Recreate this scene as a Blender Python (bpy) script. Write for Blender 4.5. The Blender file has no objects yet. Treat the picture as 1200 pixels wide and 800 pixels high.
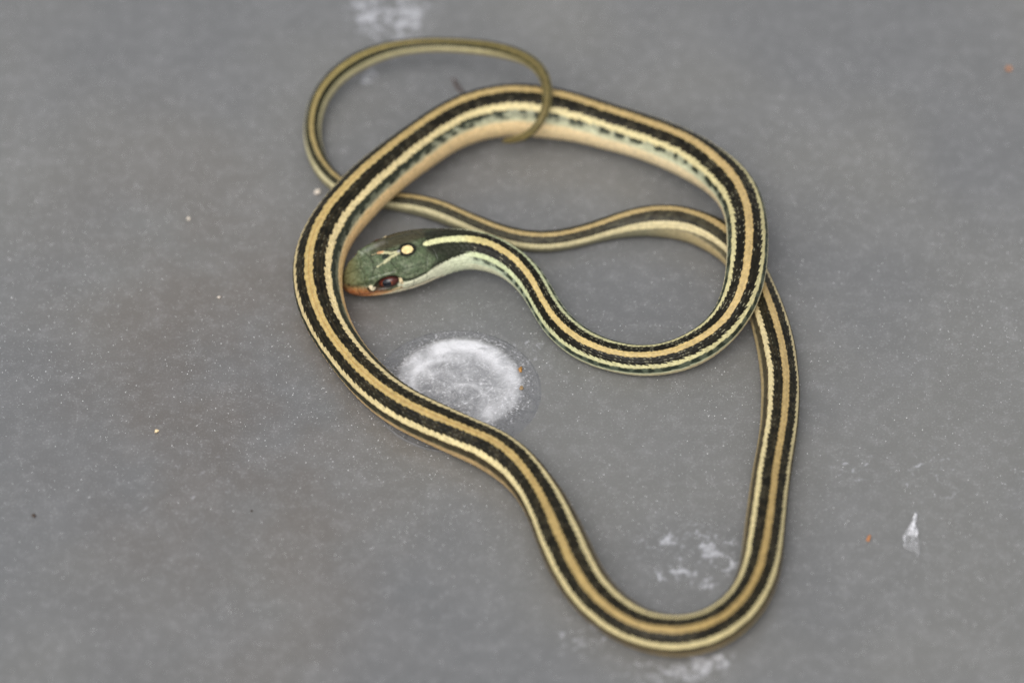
import bpy, bmesh, math, random
import numpy as np
from mathutils import Vector, Matrix

# ------------------------------------------------------------------ scene, camera, light
S = bpy.context.scene
COL = S.collection
MM = 0.001

cam_d = bpy.data.cameras.new('camera')
cam = bpy.data.objects.new('camera', cam_d)
COL.objects.link(cam)
ELEV = math.radians(46.0)
DIST = 0.900
cam.location = (0.0, -DIST * math.cos(ELEV), DIST * math.sin(ELEV))
cam.rotation_euler = (math.radians(90.0) - ELEV, 0.0, 0.0)
cam_d.sensor_width = 36.0
cam_d.lens = 36.0 * 900.0 / 192.0
cam_d.clip_start = 0.01
cam_d.clip_end = 50.0
cam_d.dof.use_dof = True
cam_d.dof.focus_distance = 0.890
cam_d.dof.aperture_fstop = 7.6
S.camera = cam

SUN_EL, SUN_AZ = math.radians(56.0), math.radians(-160.0)     # azimuth from +Y (away from the camera) towards +X
world = bpy.data.worlds.new('World')
S.world = world
world.use_nodes = True
wn, wl = world.node_tree.nodes, world.node_tree.links
wn.clear()
sky = wn.new('ShaderNodeTexSky')
sky.sky_type = 'NISHITA'
sky.sun_disc = False
sky.sun_elevation = SUN_EL
sky.sun_rotation = SUN_AZ
sky.air_density = 1.0
sky.dust_density = 4.0
sky.ozone_density = 1.0
hs = wn.new('ShaderNodeHueSaturation')
hs.inputs['Saturation'].default_value = 0.16               # cloudy light: hardly any blue
bg = wn.new('ShaderNodeBackground')
bg.inputs['Strength'].default_value = 0.15
wo = wn.new('ShaderNodeOutputWorld')
wl.new(sky.outputs[0], hs.inputs['Color'])
wl.new(hs.outputs[0], bg.inputs['Color'])
wl.new(bg.outputs[0], wo.inputs['Surface'])

sun_d = bpy.data.lights.new('sun', 'SUN')
sun_d.energy = 1.0
sun_d.angle = math.radians(45.0)
sun_d.color = (1.0, 0.965, 0.91)
sun = bpy.data.objects.new('sun', sun_d)
COL.objects.link(sun)
sdir = Vector((math.sin(SUN_AZ) * math.cos(SUN_EL), math.cos(SUN_AZ) * math.cos(SUN_EL), math.sin(SUN_EL)))
sun.rotation_euler = sdir.to_track_quat('Z', 'Y').to_euler()

S.view_settings.view_transform = 'Standard'
S.view_settings.look = 'None'
S.view_settings.gamma = 1.0
S.view_settings.exposure = 0.16
S.view_settings.use_curve_mapping = False
S.cycles.use_denoising = True
S.cycles.denoiser = 'OPENIMAGEDENOISE'
S.cycles.denoising_input_passes = 'RGB_ALBEDO_NORMAL'
S.cycles.denoising_prefilter = 'NONE'
S.cycles.use_adaptive_sampling = False

# ------------------------------------------------------------------ helpers
def tag(o, label=None, cat=None, group=None, kind=None):
    if label: o['label'] = label
    if cat: o['category'] = cat
    if group: o['group'] = group
    if kind: o['kind'] = kind
    return o

def link(name, mesh, mat=None, parent=None, smooth=True):
    o = bpy.data.objects.new(name, mesh)
    COL.objects.link(o)
    if mat: mesh.materials.append(mat)
    if parent: o.parent = parent
    if smooth: mesh.polygons.foreach_set('use_smooth', np.ones(len(mesh.polygons), dtype=bool))
    return o

def grid_mesh(name, V, nr, na, wrap=True, cap_start=False, cap_end=False):
    """quads between nr rings of na points each; V is (nr*na[+caps], 3) in metres"""
    i = np.arange(nr - 1)[:, None] * na
    k = np.arange(na if wrap else na - 1)[None, :]
    k2 = (k + 1) % na
    Q = np.stack([i + k, i + k2, i + na + k2, i + na + k], -1).reshape(-1, 4)
    faces = Q
    me = bpy.data.meshes.new(name)
    tris = []
    extra = nr * na
    kk = np.arange(na)
    if cap_start:
        tris.append(np.stack([np.full(na, extra), (kk + 1) % na, kk], -1)); extra += 1
    if cap_end:
        b = (nr - 1) * na
        tris.append(np.stack([np.full(na, extra), b + kk, b + (kk + 1) % na], -1)); extra += 1
    tr = np.concatenate(tris) if tris else np.zeros((0, 3), int)
    loops = np.concatenate([Q.ravel(), tr.ravel()]).astype(np.int32)
    starts = np.concatenate([np.arange(len(Q)) * 4, len(Q) * 4 + np.arange(len(tr)) * 3]).astype(np.int32)
    me.vertices.add(len(V)); me.vertices.foreach_set('co', np.ascontiguousarray(V, dtype=np.float32).ravel())
    me.loops.add(len(loops)); me.loops.foreach_set('vertex_index', loops)
    me.polygons.add(len(starts)); me.polygons.foreach_set('loop_start', starts)
    me.update(calc_edges=True); me.validate()
    return me

def add_attr(me, name, data):
    if data.ndim == 2:
        a = me.color_attributes.new(name, 'FLOAT_COLOR', 'POINT')
        d = np.ones((len(me.vertices), 4), dtype=np.float32); d[:, :3] = data
        a.data.foreach_set('color', d.ravel())
    else:
        a = me.attributes.new(name, 'FLOAT', 'POINT')
        a.data.foreach_set('value', data.astype(np.float32))

class NT:
    """small wrapper for writing node trees"""
    def __init__(self, name):
        self.m = bpy.data.materials.new(name); self.m.use_nodes = True
        self.t = self.m.node_tree; self.n = self.t.nodes; self.n.clear()
        self.out = self.n.new('ShaderNodeOutputMaterial')
    def new(self, kind, **kw):
        nd = self.n.new(kind)
        for k, v in kw.items(): setattr(nd, k, v)
        return nd
    def put(self, sock, v):
        if hasattr(v, 'is_output'): self.t.links.new(v, sock)
        elif v is not None: sock.default_value = v
    def math(self, op, a, b=None, c=None, clamp=False):
        nd = self.new('ShaderNodeMath', operation=op, use_clamp=clamp)
        for s_, v in zip(nd.inputs, (a, b, c)): self.put(s_, v)
        return nd.outputs[0]
    def ramp(self, v, a, b, lo=0.0, hi=1.0):
        nd = self.new('ShaderNodeMapRange', interpolation_type='SMOOTHSTEP')
        self.put(nd.inputs[0], v)
        for k, x in zip((1, 2, 3, 4), (a, b, lo, hi)): nd.inputs[k].default_value = x
        return nd.outputs[0]
    def noise(self, vec, scale, detail=4.0, rough=0.55, dist=0.0):
        nd = self.new('ShaderNodeTexNoise')
        self.put(nd.inputs['Vector'], vec)
        nd.inputs['Scale'].default_value = scale; nd.inputs['Detail'].default_value = detail
        nd.inputs['Roughness'].default_value = rough; nd.inputs['Distortion'].default_value = dist
        return nd.outputs[0]
    def mix(self, f, a, b, blend='MIX'):
        nd = self.new('ShaderNodeMix', data_type='RGBA', blend_type=blend)
        self.put(nd.inputs[0], f)
        for s_, v in ((nd.inputs[6], a), (nd.inputs[7], b)):
            self.put(s_, v if hasattr(v, 'is_output') else (*v, 1.0)) if not isinstance(v, float) else self.put(s_, (v, v, v, 1.0))
        return nd.outputs[2]
    def bump(self, h, strength, distance, normal=None):
        nd = self.new('ShaderNodeBump')
        nd.inputs['Strength'].default_value = strength; nd.inputs['Distance'].default_value = distance
        self.put(nd.inputs['Height'], h)
        if normal is not None: self.put(nd.inputs['Normal'], normal)
        return nd.outputs[0]
    def principled(self, color, rough=0.5, spec=0.5, normal=None, **kw):
        p = self.new('ShaderNodeBsdfPrincipled')
        self.put(p.inputs['Base Color'], color if hasattr(color, 'is_output') else (*color, 1.0))
        self.put(p.inputs['Roughness'], rough); self.put(p.inputs['Specular IOR Level'], spec)
        if normal is not None: self.put(p.inputs['Normal'], normal)
        for k, v in kw.items(): self.put(p.inputs[k.replace('_', ' ')], v)
        self.t.links.new(p.outputs[0], self.out.inputs['Surface'])
        return p

def lin(*rgb):
    c = np.asarray(rgb, float) / 255.0
    return np.where(c <= 0.04045, c / 12.92, ((c + 0.055) / 1.055) ** 2.4)

def lt(*rgb): return tuple(float(x) for x in lin(*rgb))

SPINE = [
 (-32.36,13.44,2.11,1.61,-0.54,-0.46,0.70),(-31.09,13.15,2.88,2.40,-0.52,-0.46,0.72),(-29.83,12.98,3.59,3.10,-0.44,-0.46,0.77),(-28.60,12.97,4.20,3.65,-0.34,-0.46,0.82),
 (-27.39,13.14,4.71,4.10,-0.24,-0.45,0.86),(-26.20,13.43,5.12,4.45,-0.15,-0.43,0.89),(-25.00,13.76,5.44,4.70,-0.09,-0.41,0.91),(-23.78,14.11,5.68,4.86,-0.05,-0.39,0.92),
 (-22.55,14.45,5.86,4.95,-0.02,-0.37,0.93),(-21.31,14.82,6.00,4.99,0.02,-0.35,0.94),(-20.08,15.23,6.11,5.00,0.05,-0.33,0.94),(-18.85,15.68,6.18,4.97,0.07,-0.31,0.95),
 (-17.62,16.16,6.23,4.89,0.09,-0.29,0.95),(-16.37,16.60,6.24,4.76,0.09,-0.28,0.96),(-15.12,16.99,6.23,4.59,0.09,-0.26,0.96),(-13.85,17.34,6.20,4.40,0.08,-0.24,0.97),
 (-12.57,17.64,6.18,4.21,0.06,-0.22,0.97),(-11.29,17.88,6.17,4.04,0.04,-0.21,0.98),(-10.01,18.04,6.17,3.90,0.01,-0.19,0.98),(-8.72,18.06,6.18,3.79,-0.02,-0.17,0.98),
 (-7.43,17.95,6.19,3.69,-0.02,-0.16,0.99),(-6.15,17.70,6.18,3.60,-0.02,-0.16,0.99),(-4.90,17.34,6.13,3.50,-0.00,-0.17,0.98),(-3.66,16.88,6.04,3.39,0.01,-0.19,0.98),
 (-2.46,16.34,5.91,3.29,0.01,-0.22,0.98),(-1.31,15.70,5.74,3.19,0.01,-0.24,0.97),(-0.20,14.96,5.54,3.12,-0.01,-0.27,0.96),(0.85,14.12,5.32,3.06,-0.03,-0.29,0.96),
 (1.82,13.19,5.07,3.01,-0.06,-0.31,0.95),(2.73,12.17,4.80,2.95,-0.09,-0.32,0.94),(3.55,11.06,4.52,2.89,-0.12,-0.31,0.94),(4.30,9.87,4.25,2.83,-0.16,-0.30,0.94),
 (4.98,8.60,3.99,2.78,-0.19,-0.28,0.94),(5.63,7.27,3.76,2.75,-0.22,-0.25,0.94),(6.27,5.90,3.57,2.75,-0.25,-0.23,0.94),(6.93,4.51,3.41,2.78,-0.26,-0.22,0.94),
 (7.64,3.15,3.29,2.81,-0.27,-0.23,0.93),(8.41,1.83,3.19,2.84,-0.28,-0.24,0.93),(9.26,0.58,3.12,2.87,-0.29,-0.26,0.92),(10.18,-0.59,3.06,2.89,-0.29,-0.28,0.92),
 (11.15,-1.69,3.02,2.91,-0.28,-0.30,0.91),(12.17,-2.70,2.98,2.92,-0.27,-0.32,0.91),(13.24,-3.61,2.95,2.92,-0.25,-0.35,0.90),(14.36,-4.41,2.93,2.91,-0.23,-0.37,0.90),
 (15.51,-5.11,2.90,2.89,-0.20,-0.39,0.90),(16.69,-5.73,2.88,2.88,-0.18,-0.40,0.90),(17.89,-6.25,2.87,2.86,-0.15,-0.41,0.90),(19.11,-6.69,2.86,2.85,-0.13,-0.41,0.90),
 (20.35,-7.06,2.85,2.84,-0.11,-0.40,0.91),(21.60,-7.36,2.86,2.84,-0.09,-0.40,0.91),(22.86,-7.58,2.87,2.85,-0.06,-0.38,0.92),(24.12,-7.70,2.89,2.87,-0.05,-0.37,0.93),
 (25.39,-7.73,2.93,2.89,-0.03,-0.36,0.93),(26.66,-7.68,2.99,2.91,-0.02,-0.35,0.94),(27.92,-7.53,3.07,2.95,-0.02,-0.34,0.94),(29.16,-7.29,3.18,3.00,-0.02,-0.33,0.94),
 (30.40,-6.98,3.32,3.06,-0.02,-0.33,0.94),(31.61,-6.59,3.49,3.11,-0.03,-0.32,0.95),(32.79,-6.12,3.68,3.14,-0.03,-0.32,0.95),(33.95,-5.57,3.90,3.17,-0.03,-0.32,0.95),
 (35.07,-4.94,4.15,3.18,-0.03,-0.32,0.95),(36.14,-4.24,4.42,3.18,-0.03,-0.33,0.94),(37.16,-3.47,4.74,3.18,-0.04,-0.35,0.94),(38.13,-2.65,5.11,3.19,-0.05,-0.38,0.93),
 (39.03,-1.79,5.52,3.21,-0.05,-0.40,0.91),(39.85,-0.87,5.99,3.24,-0.05,-0.43,0.90),(40.60,0.08,6.49,3.29,-0.05,-0.45,0.89),(41.28,1.08,7.03,3.36,-0.04,-0.45,0.89),
 (41.88,2.12,7.58,3.44,-0.02,-0.44,0.90),(42.40,3.24,8.12,3.52,-0.01,-0.42,0.91),(42.84,4.42,8.64,3.58,0.01,-0.38,0.93),(43.20,5.68,9.11,3.65,0.02,-0.33,0.94),
 (43.50,7.03,9.52,3.71,0.03,-0.27,0.96),(43.74,8.46,9.87,3.75,0.04,-0.21,0.98),(43.93,9.98,10.15,3.79,0.05,-0.16,0.99),(44.08,11.58,10.36,3.82,0.06,-0.11,0.99),
 (44.19,13.26,10.49,3.84,0.06,-0.06,1.00),(44.28,15.02,10.55,3.86,0.06,-0.01,1.00),(44.34,16.86,10.54,3.87,0.05,0.03,1.00),(44.36,18.77,10.45,3.87,0.03,0.06,1.00),
 (44.33,20.74,10.31,3.88,0.01,0.08,1.00),(44.22,22.75,10.12,3.89,-0.03,0.10,0.99),(44.01,24.78,9.90,3.93,-0.07,0.11,0.99),(43.69,26.80,9.64,3.98,-0.11,0.11,0.99),
 (43.25,28.79,9.36,4.03,-0.14,0.11,0.98),(42.67,30.71,9.05,4.08,-0.17,0.11,0.98),(41.97,32.54,8.73,4.12,-0.18,0.10,0.98),(41.15,34.24,8.41,4.15,-0.18,0.09,0.98),
 (40.24,35.82,8.10,4.17,-0.17,0.09,0.98),(39.26,37.27,7.82,4.19,-0.14,0.08,0.99),(38.24,38.60,7.58,4.22,-0.11,0.08,0.99),(37.18,39.84,7.39,4.27,-0.08,0.08,0.99),
 (36.10,41.00,7.22,4.32,-0.05,0.08,1.00),(34.99,42.08,7.08,4.36,-0.04,0.09,1.00),(33.85,43.11,6.95,4.37,-0.03,0.09,1.00),(32.70,44.08,6.82,4.38,-0.03,0.08,1.00),
 (31.53,45.01,6.71,4.37,-0.03,0.08,1.00),(30.35,45.90,6.59,4.37,-0.04,0.07,1.00),(29.15,46.73,6.49,4.36,-0.04,0.07,1.00),(27.93,47.52,6.39,4.35,-0.04,0.06,1.00),
 (26.70,48.26,6.30,4.34,-0.03,0.06,1.00),(25.46,48.94,6.22,4.34,-0.03,0.05,1.00),(24.22,49.59,6.17,4.35,-0.01,0.05,1.00),(22.96,50.19,6.13,4.37,-0.00,0.05,1.00),
 (21.70,50.75,6.11,4.40,0.01,0.05,1.00),(20.43,51.28,6.10,4.43,0.02,0.05,1.00),(19.16,51.79,6.11,4.47,0.03,0.06,1.00),(17.89,52.29,6.13,4.51,0.04,0.06,1.00),
 (16.62,52.79,6.16,4.54,0.05,0.07,1.00),(15.35,53.28,6.20,4.59,0.06,0.08,0.99),(14.08,53.73,6.25,4.64,0.07,0.09,0.99),(12.79,54.13,6.32,4.71,0.08,0.10,0.99),
 (11.50,54.48,6.39,4.78,0.08,0.11,0.99),(10.20,54.78,6.46,4.86,0.08,0.12,0.99),(8.89,55.04,6.53,4.94,0.08,0.13,0.99),(7.58,55.28,6.59,5.00,0.07,0.14,0.99),
 (6.26,55.50,6.65,5.05,0.06,0.15,0.99),(4.95,55.68,6.69,5.09,0.04,0.15,0.99),(3.62,55.83,6.71,5.12,0.03,0.16,0.99),(2.30,55.92,6.73,5.12,0.01,0.16,0.99),
 (0.97,55.96,6.73,5.12,-0.00,0.16,0.99),(-0.36,55.93,6.73,5.10,-0.02,0.16,0.99),(-1.69,55.81,6.71,5.08,-0.03,0.16,0.99),(-3.01,55.60,6.70,5.05,-0.04,0.15,0.99),
 (-4.32,55.30,6.69,5.02,-0.05,0.15,0.99),(-5.62,54.92,6.68,4.99,-0.06,0.15,0.99),(-6.90,54.44,6.67,4.95,-0.07,0.15,0.99),(-8.16,53.86,6.66,4.92,-0.08,0.15,0.99),
 (-9.39,53.17,6.66,4.88,-0.09,0.15,0.99),(-10.60,52.39,6.67,4.83,-0.10,0.15,0.98),(-11.78,51.51,6.69,4.77,-0.11,0.16,0.98),(-12.93,50.55,6.73,4.73,-0.11,0.18,0.98),
 (-14.05,49.49,6.79,4.69,-0.12,0.19,0.97),(-15.15,48.34,6.89,4.67,-0.12,0.20,0.97),(-16.22,47.14,7.00,4.66,-0.12,0.21,0.97),(-17.29,45.90,7.14,4.66,-0.12,0.21,0.97),
 (-18.35,44.65,7.29,4.66,-0.11,0.21,0.97),(-19.40,43.39,7.44,4.66,-0.11,0.21,0.97),(-20.45,42.11,7.60,4.66,-0.10,0.20,0.97),(-21.49,40.83,7.76,4.67,-0.09,0.20,0.98),
 (-22.52,39.53,7.92,4.68,-0.09,0.19,0.98),(-23.52,38.21,8.07,4.69,-0.09,0.18,0.98),(-24.51,36.88,8.21,4.71,-0.10,0.17,0.98),(-25.48,35.54,8.32,4.73,-0.11,0.15,0.98),
 (-26.43,34.20,8.42,4.75,-0.12,0.14,0.98),(-27.36,32.86,8.47,4.76,-0.14,0.13,0.98),(-28.26,31.53,8.50,4.76,-0.16,0.11,0.98),(-29.14,30.20,8.48,4.77,-0.18,0.10,0.98),
 (-30.00,28.89,8.43,4.77,-0.20,0.08,0.98),(-30.84,27.60,8.34,4.77,-0.22,0.07,0.97),(-31.66,26.31,8.23,4.77,-0.24,0.06,0.97),(-32.45,25.01,8.10,4.76,-0.25,0.05,0.97),
 (-33.20,23.68,7.95,4.76,-0.27,0.03,0.96),(-33.90,22.31,7.79,4.75,-0.28,0.02,0.96),(-34.53,20.90,7.64,4.75,-0.28,0.01,0.96),(-35.10,19.43,7.48,4.76,-0.29,0.00,0.96),
 (-35.58,17.92,7.32,4.76,-0.30,-0.01,0.95),(-35.97,16.36,7.15,4.76,-0.31,-0.03,0.95),(-36.26,14.78,6.98,4.75,-0.32,-0.06,0.94),(-36.45,13.18,6.79,4.72,-0.33,-0.09,0.94),
 (-36.52,11.57,6.59,4.68,-0.34,-0.12,0.93),(-36.49,9.98,6.37,4.62,-0.35,-0.14,0.93),(-36.38,8.39,6.15,4.56,-0.36,-0.17,0.92),(-36.18,6.83,5.93,4.50,-0.36,-0.19,0.91),
 (-35.90,5.29,5.70,4.44,-0.36,-0.21,0.91),(-35.53,3.79,5.47,4.35,-0.37,-0.24,0.90),(-35.08,2.32,5.24,4.25,-0.37,-0.26,0.89),(-34.57,0.89,5.02,4.15,-0.37,-0.28,0.89),
 (-34.00,-0.53,4.81,4.05,-0.38,-0.28,0.88),(-33.39,-1.93,4.63,3.95,-0.38,-0.28,0.88),(-32.73,-3.33,4.48,3.87,-0.38,-0.27,0.88),(-32.04,-4.73,4.36,3.81,-0.39,-0.26,0.88),
 (-31.30,-6.11,4.27,3.78,-0.38,-0.25,0.89),(-30.54,-7.50,4.21,3.75,-0.38,-0.25,0.89),(-29.75,-8.87,4.17,3.74,-0.37,-0.24,0.90),(-28.94,-10.22,4.15,3.75,-0.36,-0.23,0.90),
 (-28.09,-11.55,4.14,3.76,-0.35,-0.23,0.91),(-27.23,-12.85,4.13,3.77,-0.33,-0.23,0.91),(-26.33,-14.12,4.14,3.79,-0.32,-0.23,0.92),(-25.40,-15.35,4.14,3.81,-0.30,-0.23,0.93),
 (-24.45,-16.52,4.15,3.82,-0.28,-0.23,0.93),(-23.47,-17.65,4.15,3.84,-0.27,-0.24,0.93),(-22.46,-18.72,4.16,3.85,-0.25,-0.24,0.94),(-21.41,-19.73,4.17,3.86,-0.24,-0.25,0.94),
 (-20.34,-20.67,4.18,3.88,-0.22,-0.25,0.94),(-19.25,-21.56,4.18,3.88,-0.21,-0.26,0.94),(-18.14,-22.39,4.19,3.89,-0.20,-0.27,0.94),(-17.01,-23.17,4.19,3.89,-0.19,-0.27,0.94),
 (-15.87,-23.93,4.20,3.90,-0.18,-0.27,0.95),(-14.73,-24.66,4.20,3.90,-0.17,-0.27,0.95),(-13.59,-25.39,4.21,3.91,-0.17,-0.26,0.95),(-12.44,-26.11,4.21,3.91,-0.16,-0.25,0.96),
 (-11.30,-26.82,4.20,3.91,-0.15,-0.24,0.96),(-10.16,-27.53,4.20,3.91,-0.13,-0.23,0.96),(-9.02,-28.23,4.19,3.91,-0.13,-0.21,0.97),(-7.87,-28.92,4.19,3.91,-0.12,-0.20,0.97),
 (-6.73,-29.62,4.19,3.92,-0.12,-0.19,0.98),(-5.59,-30.33,4.19,3.94,-0.11,-0.17,0.98),(-4.47,-31.09,4.19,3.96,-0.12,-0.16,0.98),(-3.38,-31.89,4.19,3.99,-0.11,-0.16,0.98),
 (-2.31,-32.76,4.18,4.00,-0.11,-0.16,0.98),(-1.28,-33.67,4.15,3.99,-0.11,-0.16,0.98),(-0.28,-34.64,4.10,3.96,-0.12,-0.17,0.98),(0.67,-35.67,4.05,3.91,-0.13,-0.17,0.98),
 (1.58,-36.76,3.99,3.86,-0.15,-0.16,0.98),(2.43,-37.93,3.94,3.82,-0.18,-0.15,0.97),(3.24,-39.17,3.91,3.79,-0.20,-0.14,0.97),(4.00,-40.48,3.91,3.79,-0.23,-0.12,0.97),
 (4.71,-41.85,3.92,3.82,-0.25,-0.11,0.96),(5.39,-43.27,3.96,3.86,-0.27,-0.10,0.96),(6.02,-44.73,4.01,3.92,-0.28,-0.08,0.96),(6.60,-46.24,4.06,3.98,-0.29,-0.07,0.95),
 (7.14,-47.78,4.13,4.05,-0.30,-0.06,0.95),(7.65,-49.34,4.20,4.13,-0.30,-0.05,0.95),(8.13,-50.91,4.27,4.21,-0.30,-0.05,0.95),(8.61,-52.47,4.33,4.28,-0.30,-0.06,0.95),
 (9.09,-54.01,4.38,4.33,-0.30,-0.07,0.95),(9.58,-55.52,4.40,4.36,-0.29,-0.09,0.95),(10.08,-56.99,4.40,4.36,-0.29,-0.11,0.95),(10.60,-58.43,4.38,4.33,-0.29,-0.13,0.95),
 (11.15,-59.85,4.34,4.29,-0.30,-0.15,0.94),(11.72,-61.22,4.29,4.25,-0.30,-0.17,0.94),(12.33,-62.56,4.24,4.19,-0.31,-0.19,0.93),(12.99,-63.85,4.18,4.14,-0.32,-0.22,0.92),
 (13.70,-65.09,4.12,4.07,-0.33,-0.25,0.91),(14.46,-66.27,4.06,4.02,-0.34,-0.27,0.90),(15.26,-67.39,4.00,3.96,-0.34,-0.30,0.89),(16.12,-68.46,3.94,3.91,-0.33,-0.33,0.88),
 (17.02,-69.46,3.89,3.85,-0.33,-0.35,0.88),(17.95,-70.41,3.83,3.80,-0.31,-0.38,0.87),(18.92,-71.29,3.78,3.76,-0.29,-0.40,0.87),(19.92,-72.09,3.73,3.71,-0.27,-0.41,0.87),
 (20.96,-72.83,3.69,3.66,-0.25,-0.43,0.87),(22.04,-73.49,3.65,3.62,-0.22,-0.44,0.87),(23.14,-74.05,3.62,3.59,-0.19,-0.44,0.88),(24.28,-74.52,3.61,3.58,-0.16,-0.44,0.88),
 (25.44,-74.89,3.61,3.59,-0.13,-0.44,0.89),(26.62,-75.18,3.62,3.61,-0.09,-0.43,0.90),(27.81,-75.36,3.63,3.62,-0.05,-0.42,0.90),(29.01,-75.43,3.63,3.64,-0.01,-0.41,0.91),
 (30.21,-75.37,3.64,3.64,0.04,-0.39,0.92),(31.41,-75.19,3.64,3.63,0.08,-0.37,0.93),(32.60,-74.88,3.63,3.63,0.11,-0.34,0.93),(33.76,-74.45,3.63,3.63,0.14,-0.32,0.94),
 (34.91,-73.90,3.63,3.63,0.16,-0.28,0.95),(36.02,-73.23,3.62,3.62,0.17,-0.25,0.95),(37.09,-72.45,3.62,3.62,0.18,-0.21,0.96),(38.11,-71.54,3.61,3.61,0.18,-0.18,0.97),
 (39.08,-70.53,3.60,3.60,0.18,-0.15,0.97),(39.98,-69.42,3.59,3.59,0.17,-0.12,0.98),(40.83,-68.22,3.58,3.58,0.16,-0.10,0.98),(41.59,-66.94,3.58,3.58,0.14,-0.08,0.99),
 (42.28,-65.59,3.59,3.58,0.13,-0.07,0.99),(42.88,-64.17,3.60,3.60,0.12,-0.06,0.99),(43.39,-62.69,3.61,3.61,0.12,-0.05,0.99),(43.83,-61.18,3.63,3.63,0.12,-0.04,0.99),
 (44.19,-59.62,3.64,3.65,0.12,-0.03,0.99),(44.48,-58.05,3.66,3.66,0.13,-0.03,0.99),(44.72,-56.44,3.66,3.67,0.14,-0.02,0.99),(44.93,-54.82,3.66,3.67,0.16,-0.02,0.99),
 (45.11,-53.19,3.66,3.66,0.18,-0.01,0.98),(45.30,-51.55,3.64,3.65,0.20,-0.01,0.98),(45.48,-49.90,3.63,3.63,0.21,-0.01,0.98),(45.67,-48.25,3.61,3.61,0.22,-0.01,0.97),
 (45.87,-46.59,3.59,3.59,0.23,-0.02,0.97),(46.06,-44.92,3.57,3.57,0.24,-0.02,0.97),(46.26,-43.26,3.56,3.55,0.24,-0.02,0.97),(46.47,-41.59,3.54,3.54,0.24,-0.02,0.97),
 (46.69,-39.92,3.53,3.53,0.24,-0.03,0.97),(46.93,-38.25,3.51,3.52,0.24,-0.03,0.97),(47.18,-36.58,3.50,3.50,0.24,-0.03,0.97),(47.44,-34.90,3.48,3.48,0.24,-0.03,0.97),
 (47.71,-33.22,3.46,3.46,0.24,-0.03,0.97),(47.98,-31.53,3.45,3.44,0.24,-0.03,0.97),(48.25,-29.86,3.44,3.44,0.24,-0.04,0.97),(48.50,-28.18,3.45,3.44,0.24,-0.04,0.97),
 (48.74,-26.50,3.46,3.45,0.25,-0.04,0.97),(48.94,-24.81,3.47,3.47,0.25,-0.04,0.97),(49.11,-23.12,3.49,3.49,0.26,-0.03,0.97),(49.24,-21.42,3.50,3.51,0.26,-0.03,0.96),
 (49.36,-19.71,3.52,3.52,0.27,-0.02,0.96),(49.46,-17.99,3.53,3.53,0.27,-0.02,0.96),(49.53,-16.26,3.54,3.54,0.27,-0.01,0.96),(49.56,-14.53,3.54,3.54,0.27,-0.00,0.96),
 (49.55,-12.80,3.55,3.55,0.26,0.00,0.97),(49.50,-11.06,3.56,3.55,0.24,0.00,0.97),(49.43,-9.33,3.56,3.56,0.22,0.01,0.98),(49.34,-7.59,3.57,3.58,0.20,0.01,0.98),
 (49.22,-5.85,3.57,3.58,0.17,0.01,0.98),(49.05,-4.11,3.57,3.58,0.15,0.02,0.99),(48.84,-2.37,3.56,3.57,0.13,0.03,0.99),(48.59,-0.63,3.54,3.55,0.11,0.03,0.99),
 (48.31,1.11,3.51,3.52,0.10,0.04,0.99),(48.00,2.86,3.47,3.47,0.09,0.04,1.00),(47.67,4.61,3.42,3.42,0.08,0.05,1.00),(47.31,6.36,3.36,3.36,0.08,0.05,1.00),
 (46.94,8.10,3.31,3.30,0.08,0.04,1.00),(46.53,9.82,3.27,3.25,0.07,0.04,1.00),(46.08,11.51,3.24,3.23,0.06,0.03,1.00),(45.60,13.16,3.23,3.22,0.05,0.02,1.00),
 (45.07,14.79,3.24,3.23,0.04,0.01,1.00),(44.51,16.38,3.25,3.24,0.03,0.00,1.00),(43.90,17.94,3.26,3.26,0.01,-0.00,1.00),(43.21,19.43,3.28,3.27,0.00,-0.01,1.00),
 (42.42,20.80,3.30,3.29,0.00,-0.02,1.00),(41.51,22.02,3.32,3.32,0.01,-0.02,1.00),(40.51,23.12,3.34,3.35,0.02,0.00,1.00),(39.45,24.10,3.36,3.37,0.03,0.03,1.00),
 (38.34,25.01,3.35,3.37,0.04,0.07,1.00),(37.19,25.83,3.33,3.34,0.05,0.10,0.99),(36.01,26.57,3.31,3.30,0.05,0.13,0.99),(34.80,27.22,3.28,3.27,0.06,0.15,0.99),
 (33.56,27.76,3.26,3.26,0.05,0.16,0.98),(32.30,28.20,3.24,3.25,0.04,0.17,0.98),(31.03,28.53,3.21,3.23,0.01,0.17,0.98),(29.74,28.79,3.17,3.19,-0.01,0.17,0.99),
 (28.44,28.97,3.11,3.12,-0.04,0.15,0.99),(27.14,29.08,3.02,3.04,-0.06,0.13,0.99),(25.83,29.10,2.93,2.94,-0.08,0.11,0.99),(24.53,29.05,2.82,2.83,-0.09,0.08,0.99),
 (23.24,28.92,2.71,2.71,-0.10,0.05,0.99),(21.95,28.73,2.59,2.58,-0.10,0.02,1.00),(20.67,28.47,2.46,2.46,-0.09,-0.01,1.00),(19.40,28.15,2.35,2.34,-0.08,-0.04,1.00),
 (18.13,27.79,2.25,2.23,-0.06,-0.05,1.00),(16.86,27.39,2.16,2.14,-0.03,-0.07,1.00),(15.60,26.94,2.11,2.08,-0.01,-0.08,1.00),(14.34,26.48,2.07,2.06,0.01,-0.09,1.00),
 (13.07,26.02,2.06,2.05,0.03,-0.09,1.00),(11.80,25.59,2.05,2.05,0.03,-0.10,0.99),(10.52,25.22,2.05,2.05,0.03,-0.11,0.99),(9.23,24.93,2.04,2.04,0.02,-0.12,0.99),
 (7.94,24.71,2.04,2.04,0.02,-0.12,0.99),(6.64,24.57,2.04,2.04,0.01,-0.12,0.99),(5.33,24.54,2.04,2.04,-0.00,-0.12,0.99),(4.03,24.61,2.04,2.04,-0.01,-0.11,0.99),
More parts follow.
